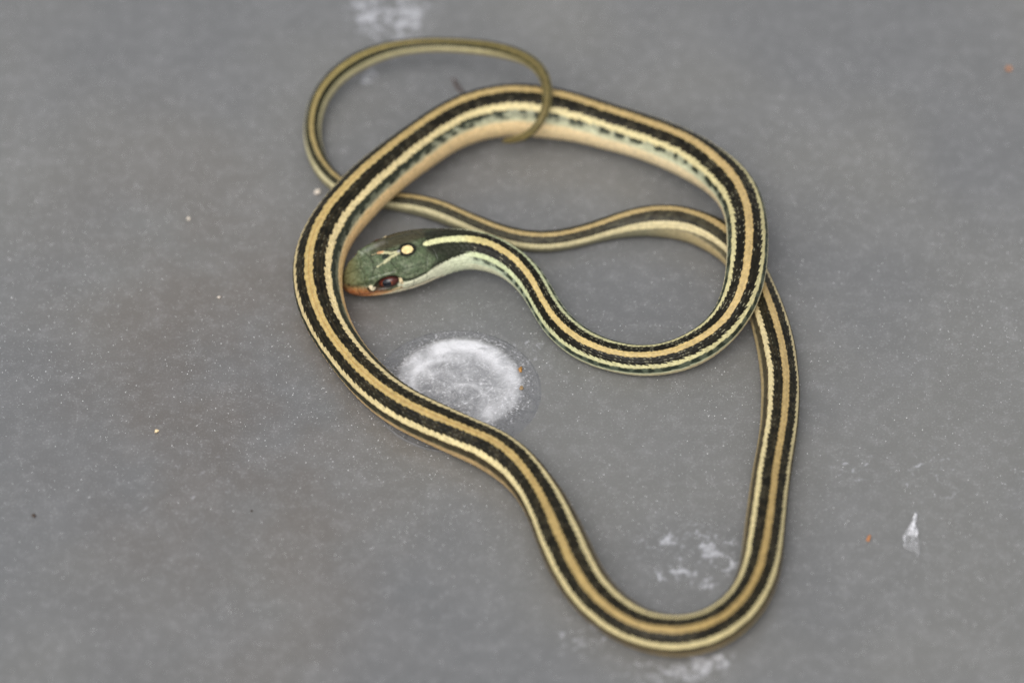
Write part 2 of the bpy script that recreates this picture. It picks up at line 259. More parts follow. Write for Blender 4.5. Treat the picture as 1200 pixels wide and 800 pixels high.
 (2.74,24.77,2.04,2.04,-0.02,-0.10,0.99),(1.45,25.04,2.04,2.04,-0.02,-0.09,1.00),(0.17,25.41,2.04,2.04,-0.03,-0.08,1.00),(-1.09,25.88,2.03,2.03,-0.03,-0.06,1.00),
 (-2.34,26.41,2.03,2.03,-0.02,-0.05,1.00),(-3.58,27.00,2.03,2.03,-0.02,-0.03,1.00),(-4.81,27.64,2.03,2.03,-0.01,-0.01,1.00),(-6.03,28.30,2.03,2.03,0.00,0.01,1.00),
 (-7.25,28.98,2.04,2.03,0.02,0.02,1.00),(-8.47,29.67,2.05,2.04,0.04,0.04,1.00),(-9.69,30.35,2.07,2.06,0.05,0.06,1.00),(-10.90,31.03,2.09,2.09,0.06,0.08,1.00),
 (-12.12,31.72,2.11,2.12,0.06,0.09,0.99),(-13.35,32.39,2.11,2.13,0.05,0.10,0.99),(-14.59,33.02,2.10,2.11,0.04,0.11,0.99),(-15.85,33.60,2.08,2.08,0.02,0.10,0.99),
 (-17.13,34.12,2.04,2.05,0.01,0.09,1.00),(-18.41,34.58,2.01,2.01,-0.01,0.08,1.00),(-19.71,34.97,1.96,1.96,-0.02,0.05,1.00),(-21.01,35.31,1.92,1.92,-0.03,0.02,1.00),
 (-22.32,35.61,1.88,1.88,-0.03,-0.01,1.00),(-23.63,35.92,1.85,1.84,-0.03,-0.03,1.00),(-24.93,36.24,1.82,1.82,-0.04,-0.06,1.00),(-26.24,36.60,1.79,1.79,-0.04,-0.07,1.00),
 (-27.53,37.02,1.77,1.76,-0.04,-0.07,1.00),(-28.81,37.53,1.75,1.74,-0.04,-0.05,1.00),(-30.08,38.14,1.73,1.71,-0.02,-0.02,1.00),(-31.32,38.83,1.73,1.70,0.01,0.01,1.00),
 (-32.53,39.63,1.74,1.69,0.04,0.04,1.00),(-33.68,40.57,1.76,1.68,0.08,0.06,1.00),(-34.74,41.70,1.79,1.68,0.11,0.06,0.99),(-35.69,43.00,1.84,1.67,0.13,0.04,0.99),
 (-36.53,44.45,1.91,1.67,0.13,0.02,0.99),(-37.24,46.00,1.99,1.66,0.10,-0.02,0.99),(-37.82,47.64,2.09,1.66,0.06,-0.05,1.00),(-38.27,49.34,2.21,1.65,0.01,-0.07,1.00),
 (-38.60,51.07,2.35,1.65,-0.04,-0.09,0.99),(-38.81,52.81,2.51,1.64,-0.09,-0.10,0.99),(-38.89,54.55,2.68,1.63,-0.12,-0.11,0.99),(-38.84,56.26,2.89,1.63,-0.13,-0.12,0.98),
 (-38.67,57.94,3.11,1.64,-0.14,-0.13,0.98),(-38.39,59.56,3.37,1.68,-0.13,-0.14,0.98),(-37.99,61.11,3.64,1.71,-0.12,-0.15,0.98),(-37.48,62.58,3.92,1.74,-0.10,-0.16,0.98),
 (-36.83,63.96,4.21,1.76,-0.08,-0.17,0.98),(-36.08,65.25,4.49,1.77,-0.07,-0.18,0.98),(-35.22,66.43,4.78,1.77,-0.06,-0.20,0.98),(-34.29,67.50,5.06,1.78,-0.06,-0.21,0.98),
 (-33.27,68.47,5.34,1.79,-0.06,-0.23,0.97),(-32.20,69.33,5.61,1.81,-0.06,-0.24,0.97),(-31.08,70.11,5.86,1.81,-0.05,-0.24,0.97),(-29.91,70.81,6.10,1.80,-0.05,-0.24,0.97),
 (-28.70,71.43,6.31,1.78,-0.05,-0.23,0.97),(-27.47,71.98,6.50,1.74,-0.05,-0.22,0.97),(-26.21,72.45,6.68,1.69,-0.06,-0.22,0.97),(-24.92,72.84,6.85,1.63,-0.07,-0.21,0.97),
 (-23.62,73.14,7.02,1.58,-0.09,-0.21,0.97),(-22.30,73.34,7.19,1.54,-0.11,-0.20,0.97),(-20.97,73.45,7.37,1.50,-0.12,-0.19,0.97),(-19.63,73.49,7.55,1.47,-0.13,-0.18,0.98),
 (-18.29,73.46,7.74,1.44,-0.15,-0.16,0.98),(-16.94,73.37,7.93,1.42,-0.16,-0.14,0.98),(-15.59,73.20,8.14,1.41,-0.17,-0.12,0.98),(-14.24,72.97,8.35,1.41,-0.17,-0.09,0.98),
 (-12.89,72.69,8.56,1.40,-0.18,-0.07,0.98),(-11.55,72.36,8.79,1.40,-0.18,-0.06,0.98),(-10.20,72.00,9.02,1.41,-0.19,-0.05,0.98),(-8.86,71.59,9.26,1.43,-0.20,-0.04,0.98),
 (-7.52,71.14,9.52,1.44,-0.21,-0.04,0.98),(-6.18,70.64,9.79,1.46,-0.22,-0.04,0.97),(-4.84,70.08,10.08,1.47,-0.24,-0.05,0.97),(-3.52,69.46,10.38,1.48,-0.25,-0.06,0.97),
 (-2.20,68.75,10.69,1.47,-0.27,-0.07,0.96),(-0.89,67.95,11.02,1.43,-0.30,-0.09,0.95),(0.39,67.04,11.35,1.37,-0.33,-0.09,0.94),(1.65,65.99,11.70,1.31,-0.36,-0.09,0.93),
 (2.85,64.76,12.07,1.25,-0.38,-0.08,0.92),(3.98,63.34,12.42,1.21,-0.38,-0.06,0.92),(4.96,61.72,12.75,1.16,-0.36,-0.03,0.93),(5.77,59.91,13.02,1.11,-0.32,-0.00,0.95),
 (6.35,58.00,13.20,1.05,-0.25,0.00,0.97),(6.70,56.09,13.26,1.00,-0.16,-0.02,0.99),(6.84,54.26,13.17,0.95,-0.08,-0.09,0.99),(6.80,52.59,12.93,0.90,-0.02,-0.20,0.98),
 (6.60,51.12,12.52,0.86,0.01,-0.34,0.94),(6.24,49.88,11.95,0.82,0.01,-0.50,0.86),(5.72,48.88,11.23,0.79,-0.03,-0.66,0.75),(5.04,48.14,10.39,0.78,-0.10,-0.78,0.61),
 (4.19,47.69,9.45,0.78,-0.20,-0.87,0.46),(3.18,47.55,8.44,0.76,-0.32,-0.90,0.30),(2.04,47.76,7.37,0.73,-0.43,-0.89,0.15),(0.80,48.31,6.25,0.66,-0.51,-0.86,0.03),
 (-0.50,49.17,5.09,0.56,-0.55,-0.83,-0.07),(-1.82,50.19,3.92,0.42,-0.55,-0.83,-0.13),
]
# ------------------------------------------------------------------ snake: the shape (millimetres), snout to tail
#GEOM_BEGIN
def catmull(P, n):
    P = np.asarray(P, float); m = len(P)
    t = np.linspace(0, m - 1, n); i = np.clip(t.astype(int), 0, m - 2); f = (t - i)[:, None]
    p0, p1, p2, p3 = P[np.maximum(i - 1, 0)], P[i], P[i + 1], P[np.minimum(i + 2, m - 1)]
    return 0.5 * (2 * p1 + (p2 - p0) * f + (2 * p0 - 5 * p1 + 4 * p2 - p3) * f ** 2 + (3 * p1 - p0 - 3 * p2 + p3) * f ** 3)

def unit(a): return a / np.linalg.norm(a, axis=-1, keepdims=True)
def sstep(x, a, b):
    t = np.clip((x - a) / (b - a), 0, 1); return t * t * (3 - 2 * t)
def arclen(P): return np.r_[0, np.cumsum(np.linalg.norm(np.diff(P, axis=0), axis=1))]

NA = 160                       # points round a ring
HEAD_L = 24.0                  # mm of denser rings
def spine_rings():
    st = np.array(SPINE)
    fine = catmull(st, 9000)
    L = arclen(fine[:, :3])
    Ls = np.r_[0.02 + np.arange(0, HEAD_L, 0.10), np.arange(HEAD_L, L[-1], 0.172), L[-1]]
    ring = np.stack([np.interp(Ls, L, fine[:, k]) for k in range(7)], 1)
    P, r, up = ring[:, :3], ring[:, 3], ring[:, 4:]
    hold = np.argmin(abs(Ls - 7.0))
    up[:hold] = up[hold]
    T = unit(np.gradient(P, axis=0))
    up = unit(up - (up * T).sum(1, keepdims=True) * T)
    ro = 0.70 / np.maximum(r, 1.5) * sstep(Ls, 26.0, 17.0)          # the head is rolled a little away from the viewer
    side = np.cross(T, up)
    up, side = up * np.cos(ro)[:, None] - side * np.sin(ro)[:, None], side * np.cos(ro)[:, None] + up * np.sin(ro)[:, None]
    return P, r, T, up, side, Ls

def head_ring(r, Ls):
    """half width, height above and below the axis, squareness, along the body"""
    b = sstep(Ls, 15.0, 26.0)                       # head -> body
    w = r * (1.10 * (1 - b) + b)
    ht = r * (0.80 * (1 - b) + b)
    hb = r * (0.70 * (1 - b) + 0.97 * b)
    close = np.sqrt(np.clip(1 - (1 - np.clip(Ls / 2.6, 0, 1)) ** 2, 0, 1))
    w, ht, hb = w * close, ht * close ** 0.9, hb * close
    end = Ls[-1] - Ls
    tip = np.sqrt(np.clip(1 - (1 - np.clip(end / 1.2, 0, 1)) ** 2, 0.0, 1))
    w, ht, hb = w * np.maximum(tip, .05), ht * np.maximum(tip, .05), hb * np.maximum(tip, .05)
    n = 2.0 + 0.75 * (1 - b) * sstep(Ls, 0.5, 5.0)
    return w, ht, hb, n

def base_surface():
    P, r, T, up, side, Ls = spine_rings()
    w, ht, hb, n = head_ring(r, Ls)
    td = np.linspace(-np.pi, np.pi, 721)                    # 0 = along the back
    sn, cs = np.sin(td), np.cos(td)
    y = np.zeros((len(Ls), NA)); z = np.zeros((len(Ls), NA)); a = np.zeros((len(Ls), NA))
    for i in range(len(Ls)):                                # even spacing round each ring
        e = 2.0 / n[i]
        yd = w[i] * np.sign(sn) * np.abs(sn) ** e
        zd = np.where(cs > 0, ht[i], hb[i]) * np.sign(cs) * np.abs(cs) ** e
        ad = np.r_[0, np.cumsum(np.hypot(np.diff(yd), np.diff(zd)))]
        ad -= ad[360]
        q = np.concatenate([ad[0] * (1 - np.arange(NA // 2) / (NA // 2)), ad[-1] * np.arange(NA // 2) / (NA // 2)])
        y[i], z[i], a[i] = np.interp(q, ad, yd), np.interp(q, ad, zd), q
    th = np.linspace(-np.pi, np.pi, NA, endpoint=False)
    V = P[:, None] + side[:, None] * y[..., None] + up[:, None] * z[..., None]
    gu = np.gradient(V, axis=0); gv = np.roll(V, -1, 1) - np.roll(V, 1, 1)
    N = np.cross(gv, gu); N = N / (np.linalg.norm(N, axis=-1, keepdims=True) + 1e-12)
    out = V - P[:, None]
    N *= np.sign((N * out).sum(-1, keepdims=True))
    return dict(P=P, r=r, T=T, up=up, side=side, L=Ls, th=th, V=V, N=N, a=a)
#GEOM_END

# ------------------------------------------------------------------ the surface: bottom of a grey plastic tub
def make_floor_material():
    n = NT('grey_plastic')
    tc = n.new('ShaderNodeTexCoord')
    mp = n.new('ShaderNodeMapping'); mp.inputs['Scale'].default_value = (1000, 1000, 1000)     # millimetres
    n.t.links.new(tc.outputs['Object'], mp.inputs[0])
    v = mp.outputs[0]
    big = n.noise(v, 0.016, 2.0, 0.5)
    mid = n.noise(v, 0.09, 5.0, 0.6, 0.3)
    fro = n.noise(v, 0.38, 6.0, 0.68)
    fin = n.noise(v, 2.2, 4.0, 0.7)
    wm = n.new('ShaderNodeMapping', vector_type='TEXTURE')                # warm reflection of the surroundings, painted in left of the snake
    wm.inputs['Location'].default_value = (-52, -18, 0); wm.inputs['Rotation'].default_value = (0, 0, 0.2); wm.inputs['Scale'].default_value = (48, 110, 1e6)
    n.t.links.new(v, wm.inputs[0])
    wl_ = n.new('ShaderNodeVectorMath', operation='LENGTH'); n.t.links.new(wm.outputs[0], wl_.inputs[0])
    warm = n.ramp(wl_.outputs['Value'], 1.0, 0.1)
    # the grey, with bluish and brownish reflections of the surroundings painted in
    col = n.mix(n.ramp(big, 0.36, 0.64), FLOOR_A, FLOOR_B)
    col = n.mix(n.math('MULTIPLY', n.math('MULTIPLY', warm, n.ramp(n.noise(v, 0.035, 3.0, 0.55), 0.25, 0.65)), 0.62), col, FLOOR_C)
    col = n.mix(n.ramp(mid, 0.40, 0.75, 0.0, 0.11), col, lt(150, 150, 152))
    col = n.mix(n.ramp(fro, 0.45, 0.80, 0.0, 0.20), col, lt(172, 172, 174))
    col = n.mix(n.math('MULTIPLY', n.ramp(fin, 0.52, 0.76, 0.0, 0.62), n.ramp(fro, 0.38, 0.62, 0.25, 1.0)), col, lt(184, 184, 186))
    col = n.mix(n.ramp(fin, 0.46, 0.25, 0.0, 0.30), col, lt(96, 95, 94))
    # pale scuffs
    scuff = None
    nz = n.math('MULTIPLY_ADD', n.noise(v, 0.55, 5.0, 0.66, 0.5), 2.4, -0.7)
    for (x, y, rx, ry, rot, amt) in SCUFFS:
        rx, ry, amt = rx * 1.35, ry * 1.35, amt * 1.15 + 0.05 * (amt > 0.4)
        m2 = n.new('ShaderNodeMapping', vector_type='TEXTURE')
        m2.inputs['Location'].default_value = (x, y, 0)
        m2.inputs['Rotation'].default_value = (0, 0, rot)
        m2.inputs['Scale'].default_value = (rx, ry, 1e6)
        n.t.links.new(v, m2.inputs[0])
        ln = n.new('ShaderNodeVectorMath', operation='LENGTH')
        n.t.links.new(m2.outputs[0], ln.inputs[0])
        f = n.ramp(ln.outputs['Value'], 1.0, 0.1, 0.0, amt)
        scuff = f if scuff is None else n.math('ADD', scuff, f)
    sc = n.ramp(n.math('ADD', nz, n.math('MULTIPLY', scuff, 0.46)), 0.72, 1.25)
    col = n.mix(n.math('MULTIPLY', n.math('MULTIPLY', sc, n.ramp(scuff, 0.02, 0.2)), 0.62), col, lt(206, 207, 214))
    bmp = n.math('ADD', n.math('MULTIPLY', fro, 0.6), n.math('MULTIPLY', fin, 0.4))
    nor = n.bump(bmp, 0.35, 0.00025)
    rough = n.ramp(mid, 0.3, 0.7, 0.30, 0.40)
    n.principled(col, rough, 0.6, nor)
    return n.m

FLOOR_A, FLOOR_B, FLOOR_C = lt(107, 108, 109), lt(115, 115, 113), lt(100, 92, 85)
SCUFFS = [(-29.1, 91.7, 5, 8, .1, .62), (-20.6, 91.5, 4, 8, -.1, .66), (-25, 92, 10, 9, 0, .30), (-22, 84, 8, 6, 0, .35), (-28.4, 72.3, 3.2, 3.6, 0, .74),
          (28.5, -49.6, 2.6, 1.9, .4, .62), (35.6, -51.7, 2.0, 4.2, .35, .74), (29.0, -57.8, 4.0, 2.0, .2, .60),
          (34.8, -59.8, 3.0, 1.6, -.3, .66), (39.5, -55.8, 1.8, 2.4, -.5, .66), (13.6, -71.9, 7, 6, 0, .45),
          (36.1, -77.8, 4.0, 3.6, 0, .68), (32.3, -80.3, 4.5, 3.5, 0, .62), (25.5, -81.3, 9, 3.5, 0, .5),
          (62.5, -31.5, 5, 5, 0, .34), (75.5, -34.6, 9, 8, 0, .25), (33, -52, 13, 10, 0, .30), (-58, -38, 22, 14, .5, .12),
          (2, -3, 10, 6, .2, .24)]
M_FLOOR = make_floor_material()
fm = bpy.data.meshes.new('tub_floor')
h = 0.45
fm.from_pydata([(-h, -h, 0), (h, -h, 0), (h, h, 0), (-h, h, 0)], [], [(0, 1, 2, 3)])
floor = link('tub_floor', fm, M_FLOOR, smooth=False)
tag(floor, 'scuffed grey plastic tub floor under the snake', None, None, 'structure')

# round moulding mark in the floor: a faint outer ring and a frosted, dished centre
def make_mark():
    rng = np.random.default_rng(5)
    NR, NM = 190, 420
    R0 = 15.9
    rad = np.linspace(0.02, R0, NR)[:, None]
    an = np.linspace(0, 2 * np.pi, NM, endpoint=False)[None]
    wob = sum(rng.normal() * 0.10 / k * np.sin(k * an + rng.uniform(0, 6.28)) for k in range(2, 14))
    X, Y = rad * np.cos(an), rad * np.sin(an)
    z = 0.012 + 0 * X
    z = z + 0.07 * np.exp(-((rad - 15.35) / 0.16) ** 2)                   # thin outer ring
    ri = 11.75 + wob * 1.6
    dx, dy = X - 0.45, Y - 1.7
    rr = np.hypot(dx, dy)
    z = z + 0.34 * sstep(rr, ri + 0.9, ri - 1.0) - 0.26 * sstep(rr, ri - 1.6, ri - 5.5)
    z = z + 0.10 * np.exp(-((np.hypot(X - 1.6, Y + 1.7) - 3.4) / 0.5) ** 2)   # small inner ring
    z = z + 0.10 * sstep(np.hypot(X - 1.6, Y + 1.7), 3.2, 1.0)
    cx, cy = X - 2.2, Y - 2.2
    ca, cr = np.arctan2(cy, cx), np.hypot(cx, cy)
    cre = np.maximum(0, np.cos(ca * 3.5 + 1.2 * np.sin(2 * ca) + 0.6)) ** 14
    z = z + 0.14 * cre * np.exp(-cr / 3.0) * sstep(cr, 0.1, 1.0)
    lump = 0 * X
    for _ in range(46):
        bx, by, bs, bh = rng.uniform(-11, 12), rng.uniform(-9.5, 13), rng.uniform(0.35, 1.5), rng.uniform(-0.6, 1.0)
        lump = lump + bh * 0.11 * np.exp(-((X - bx) ** 2 + ((Y - by) * rng.uniform(0.7, 1.6)) ** 2) / bs ** 2)
    z = z + lump * sstep(rr, ri + 0.3, ri - 1.2) * 2.2
    z = z + 0.02 * np.sin(X * 3.1 + np.sin(Y * 2.3)) * np.sin(Y * 2.7 + 1.3 * np.sin(X * 1.9)) * sstep(rr, ri, ri - 1)
    z = np.maximum(z, 0.006)
    edge = sstep(rad, R0 - 0.3, R0)
    z = z * (1 - edge) - 0.01 * edge
    V = np.stack([X, Y, z], -1).reshape(-1, 3)
    me = grid_mesh('moulding_mark', np.r_[V, [[0, 0, z[0].mean()]]] * MM, NR, NM, True, True)
    frost = (sstep(rr, ri + 0.6, ri - 0.8) + 0 * X)
    rim = np.exp(-((rr - (ri - 2.1)) / 1.9) ** 2)
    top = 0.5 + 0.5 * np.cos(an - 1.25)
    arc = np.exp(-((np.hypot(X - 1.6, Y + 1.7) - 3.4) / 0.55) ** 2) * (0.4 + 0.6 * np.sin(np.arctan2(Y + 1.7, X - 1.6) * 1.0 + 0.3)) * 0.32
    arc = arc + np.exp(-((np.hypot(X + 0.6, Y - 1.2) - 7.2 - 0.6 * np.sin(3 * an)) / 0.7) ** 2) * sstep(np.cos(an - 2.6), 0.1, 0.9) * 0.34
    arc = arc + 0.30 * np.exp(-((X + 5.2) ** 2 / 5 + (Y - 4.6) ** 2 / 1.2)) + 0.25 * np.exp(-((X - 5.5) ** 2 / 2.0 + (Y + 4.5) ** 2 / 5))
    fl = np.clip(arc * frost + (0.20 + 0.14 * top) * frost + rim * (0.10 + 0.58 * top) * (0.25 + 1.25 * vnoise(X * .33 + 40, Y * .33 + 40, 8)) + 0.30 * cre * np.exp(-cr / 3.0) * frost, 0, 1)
    fri = sstep(rr, ri + 3.4, ri + 0.8) + 0 * X
    add_attr(me, 'fringe', np.r_[fri.ravel(), 1.0])
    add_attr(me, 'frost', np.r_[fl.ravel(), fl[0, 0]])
    n = NT('frosted_plastic')
    tc = n.new('ShaderNodeTexCoord')
    mp = n.new('ShaderNodeMapping'); mp.inputs['Scale'].default_value = (1000, 1000, 1000)
    n.t.links.new(tc.outputs['Object'], mp.inputs[0]); v = mp.outputs[0]
    at = n.new('ShaderNodeAttribute', attribute_name='frost').outputs['Fac']
    cl = n.noise(v, 0.26, 4.0, 0.58, 1.4)
    fi = n.noise(v, 1.9, 4.0, 0.7)
    fg = n.new('ShaderNodeAttribute', attribute_name='fringe').outputs['Fac']
    fleck = n.math('MULTIPLY', n.math('MULTIPLY', n.ramp(fi, 0.54, 0.62), n.ramp(cl, 0.42, 0.56)), fg)
    dk = n.math('MULTIPLY', n.math('MULTIPLY', n.ramp(fi, 0.48, 0.38), n.ramp(cl, 0.36, 0.50)), fg)
    base = n.mix(n.ramp(cl, 0.35, 0.65, 0.0, 0.5), lt(110, 111, 113), lt(124, 124, 125))
    base = n.mix(n.math('MULTIPLY', dk, 0.7), base, lt(74, 74, 74))
    base = n.mix(n.math('MULTIPLY', fleck, 0.8), base, lt(205, 205, 210))
    fr = n.math('ADD', at, n.math('MULTIPLY', n.math('SUBTRACT', cl, 0.5), n.ramp(at, 0.0, 0.3, 0.0, 0.75)))
    fr = n.math('ADD', fr, n.math('MULTIPLY', n.math('SUBTRACT', fi, 0.5), n.ramp(at, 0.0, 0.3, 0.0, 0.30)), clamp=True)
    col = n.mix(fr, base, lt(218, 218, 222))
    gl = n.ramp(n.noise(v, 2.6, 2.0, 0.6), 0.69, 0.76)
    col = n.mix(n.math('MULTIPLY', gl, n.ramp(at, 0.05, 0.3)), col, lt(250, 250, 250))  # sharp glints on the frosted centre, painted as white flecks
    nor = n.bump(n.math('ADD', n.math('MULTIPLY', cl, 1.0), n.math('MULTIPLY', fi, 0.5)), 0.5, 0.0004)
    n.principled(col, n.ramp(cl, 0.3, 0.7, 0.20, 0.45), 0.5, nor)
    o = link('moulding_mark', me, n.m, floor)
    o.location = (-10.3 * MM, -12.77 * MM, 0)
    tag(o, 'round frosted white moulding mark with a faint outer ring')
    return o

# ------------------------------------------------------------------ snake: scales, colours, mesh
def hash01(i, j, k=0):
    x = np.sin(i * 12.9898 + j * 78.233 + k * 37.719) * 43758.5453
    return x - np.floor(x)

def vnoise(x, y, seed=0):
    xi, yi = np.floor(x), np.floor(y); fx, fy = x - xi, y - yi
    fx, fy = fx * fx * (3 - 2 * fx), fy * fy * (3 - 2 * fy)
    c = lambda a, b: hash01(xi + a, yi + b, seed)
    return (c(0, 0) * (1 - fx) + c(1, 0) * fx) * (1 - fy) + (c(0, 1) * (1 - fx) + c(1, 1) * fx) * fy

def seg_dist(x, y, pts):
    d = np.full(x.shape, 1e9)
    for (x0, y0), (x1, y1) in zip(pts[:-1], pts[1:]):
        ex, ey = x1 - x0, y1 - y0
        t = np.clip(((x - x0) * ex + (y - y0) * ey) / (ex * ex + ey * ey + 1e-9), 0, 1)
        d = np.minimum(d, np.hypot(x - x0 - t * ex, y - y0 - t * ey))
    return d

def along(L, keys):
    k = np.array([x for x, _ in keys], float); c = np.array([lin(*v) for _, v in keys])
    return np.stack([np.interp(L, k, c[:, i]) for i in range(3)], -1)

def lay(C, m, col):
    m = np.asarray(m)[..., None]
    return C * (1 - m) + np.asarray(col) * m

SUTURES = [
    [(2.6, 0), (5.5, 0)], [(5.5, 0), (5.75, 1.4), (5.6, 2.8), (5.3, 3.9)], [(7.7, 0), (7.4, 1.3), (7.0, 2.2), (6.4, 3.2)],
    [(7.4, 1.5), (9.5, 1.15), (10.4, 1.3)], [(10.4, 1.3), (10.8, 2.6), (11.2, 3.6)], [(10.4, 1.3), (11.7, 0)], [(11.7, 0), (16.3, 0)],
    [(11.0, 3.3), (13.7, 3.5), (16.2, 3.5), (17.2, 1.8), (16.5, 0)], [(12.3, 4.5), (13.6, 4.3), (15.4, 4.2), (16.4, 3.6)],
    [(13.6, 4.3), (13.4, 5.7)], [(15.5, 5.4), (15.7, 4.6), (16.3, 3.6)], [(15.8, 5.4), (15.6, 7.3)], [(13.3, 5.8), (13.1, 7.7)],
    [(11.2, 5.7), (10.9, 7.3)], [(9.1, 6.4), (9.0, 7.1)], [(7.2, 6.0), (7.1, 6.8)], [(5.5, 4.3), (5.3, 5.7)], [(4.0, 3.3), (3.9, 5.0)],
    [(11.1, 5.6), (13.2, 5.8), (15.7, 5.45), (17.2, 4.8)], [(17.4, 4.6), (18.6, 3.2), (18.2, 1.6)], [(18.4, 5.0), (19.6, 3.6)]]
MOUTH = [(0.9, 3.3), (2.1, 4.6), (4.6, 5.9), (6.0, 6.6), (8.3, 7.5), (10.3, 7.8), (13.2, 8.3), (15.8, 8.0), (17.6, 7.7)]
SUTURES = [[(p, q + (0.4 if (p > 10.8 and q > 4) else 0.2 if q > 2.5 else 0)) for p, q in sp] for sp in SUTURES]
EYE_AT = (8.55, 5.25)

def build_snake():
    g = base_surface()
    Lr, a, N, V, r = g['L'], g['a'], g['N'], g['V'].copy(), g['r']
    nr = len(Lr)
    L = np.repeat(Lr[:, None], NA, 1)
    amax = np.abs(a[:, :1])
    sdeg = a / np.maximum(amax, 1e-6) * 180.0
    deg = np.abs(sdeg)
    kw = np.exp(-0.5 * (np.arange(-120, 121) / 40.0) ** 2); kw /= kw.sum()
    rs = np.convolve(np.pad(r, 120, 'edge'), kw, 'valid')
    slen = np.maximum(0.345 * rs, 0.42)
    uu = np.r_[0, np.cumsum(np.diff(Lr) / slen[1:])]
    u = np.repeat(uu[:, None], NA, 1)
    ROW = 10.5
    v = sdeg / ROW
    H = np.zeros_like(u); RJ = np.round(v); IDX = np.floor(u); Q = v - RJ; PP = u - IDX
    for dj in (-1, 0, 1):
        j = np.round(v) + dj
        uo = u + 0.5 * (np.abs(j) % 2)
        k0 = np.floor(uo); q = v - j
        for dk in (0, -1):
            p = uo - k0 - dk
            half = 0.66 * np.sqrt(np.clip(1 - ((p - 0.42) / 0.82) ** 2, 0, 1))
            hh = 0.12 + 0.88 * np.clip(p, 0, 1.2) - 0.55 * q * q
            hh = np.where((np.abs(q) < half), hh, 0)
            up_ = hh > H
            H = np.where(up_, hh, H); RJ = np.where(up_, j, RJ); IDX = np.where(up_, k0 + dk, IDX)
            Q = np.where(up_, q, Q); PP = np.where(up_, p, PP)
    AJ = np.abs(RJ)
    rnd = hash01(IDX, RJ); rnd2 = hash01(IDX, RJ, 3)
    keel = np.exp(-(Q / 0.13) ** 2) * sstep(PP, 0.0, 0.35) * (AJ < 9)
    belly = deg > 100
    amp = np.minimum(0.032 * rs, 0.13) * sstep(Lr, 17.5, 22.0) * sstep(Lr[-1] - Lr, 0, 40)
    disp = (0.9 * (H - 0.62) + 0.42 * keel)
    disp = np.where(belly, 0.5 * ((u % 1.0) - 0.5), disp)
    D = disp * amp[:, None]

    # ---- colours of the body, per scale
    dark = along(Lr, [(0, (34, 33, 24)), (120, (36, 34, 24)), (300, (37, 35, 24)), (430, (38, 36, 26)), (465, (80, 76, 60)), (490, (88, 84, 68)), (530, (76, 74, 56)), (570, (52, 54, 34)), (596, (72, 70, 42)), (615, (122, 112, 70)), (640, (132, 120, 76))])
    dors = along(Lr, [(0, (214, 224, 160)), (24, (222, 214, 150)), (32, (214, 190, 128)), (120, (200, 172, 118)), (220, (204, 178, 116)), (300, (190, 164, 106)), (370, (174, 148, 94)), (440, (194, 168, 116)), (530, (190, 168, 118)), (570, (172, 154, 96)), (596, (146, 132, 82)), (615, (132, 118, 74)), (640, (134, 118, 74))])
    late = along(Lr, [(0, (206, 220, 176)), (40, (212, 218, 172)), (70, (222, 214, 162)), (110, (224, 212, 158)), (160, (230, 214, 160)), (240, (232, 210, 156)), (300, (236, 218, 164)), (370, (230, 214, 160)), (440, (226, 208, 160)), (520, (214, 204, 162)), (570, (196, 188, 146)), (596, (196, 186, 146)), (615, (146, 134, 88)), (640, (138, 124, 80))])
    lowd = along(Lr, [(0, (52, 62, 50)), (60, (48, 56, 46)), (150, (44, 50, 40)), (240, (46, 50, 40)), (300, (62, 54, 38)), (430, (70, 64, 48)), (500, (120, 112, 88)), (590, (150, 142, 100)), (640, (130, 116, 76))])
    lowp = along(Lr, [(0, (202, 208, 180)), (60, (172, 186, 158)), (150, (198, 198, 166)), (220, (146, 148, 124)), (270, (104, 102, 80)), (300, (92, 82, 60)), (430, (112, 102, 78)), (500, (168, 160, 130)), (590, (170, 160, 118)), (640, (132, 118, 78))])
    bell = along(Lr, [(0, (222, 220, 192)), (50, (208, 208, 172)), (90, (210, 190, 148)), (140, (236, 216, 174)), (185, (234, 204, 152)), (240, (232, 192, 134)), (320, (168, 146, 104)), (430, (178, 158, 114)), (458, (184, 164, 120)), (475, (128, 124, 100)), (520, (126, 122, 98)), (570, (168, 156, 114)), (640, (134, 120, 78))])
    B = lambda c: np.repeat(c[:, None], NA, 1)
    Cc = B(dark).copy()
    Cc *= (0.25 + 0.60 * rnd)[..., None]
    Cc = lay(Cc, 0.30 * (rnd2 > 0.6) * sstep(L, 40, 130), lin(50, 42, 29))
    body_keel = keel * ((AJ == 2) | (AJ == 3) | (AJ == 1)) * (0.35 + 0.65 * sstep(L, 100, 200)) * (0.3 + 0.7 * rnd2)
    Cc = lay(Cc, 0.42 * body_keel, lin(80, 70, 46))
    pale_edge = (np.abs(Q) > 0.36) & (rnd2 > 0.72) & (AJ < 4) & (PP < 0.75)
    Cc = lay(Cc, pale_edge * (0.22 + 0.42 * sstep(L, 150, 90)) * sstep(L, 470, 430), lin(176, 172, 142))
    # lower flank
    dash = 0.5 + 0.5 * np.sin(u * 2.3 + 1.6 * np.sin(u * 0.61) + 1.2 * np.sin(u * 0.23)) + 0.5 * (hash01(np.floor(u * 0.5), 0 * u, 6) - 0.5)
    hgt = sstep(deg + np.interp(L, [150, 190, 260, 300], [7, 17, 17, 8]) * (rnd - 0.5), np.interp(L, [28, 40, 70, 110, 140, 190, 240], [69, 80, 83, 82, 71, 78, 82]), np.interp(L, [28, 40, 70, 110, 140, 190, 240], [62, 70, 73, 72, 62, 63, 68]))
    spot = hgt * np.where(L < 175, np.interp(L, [45, 60, 115, 130], [0.5, 0.85, 0.85, 0.40]) + np.interp(L, [45, 60, 115, 130], [0.5, 0.15, 0.15, 0.60]) * sstep(dash + 0.5 * (rnd2 - 0.5), 0.25, 0.5), 1.0)
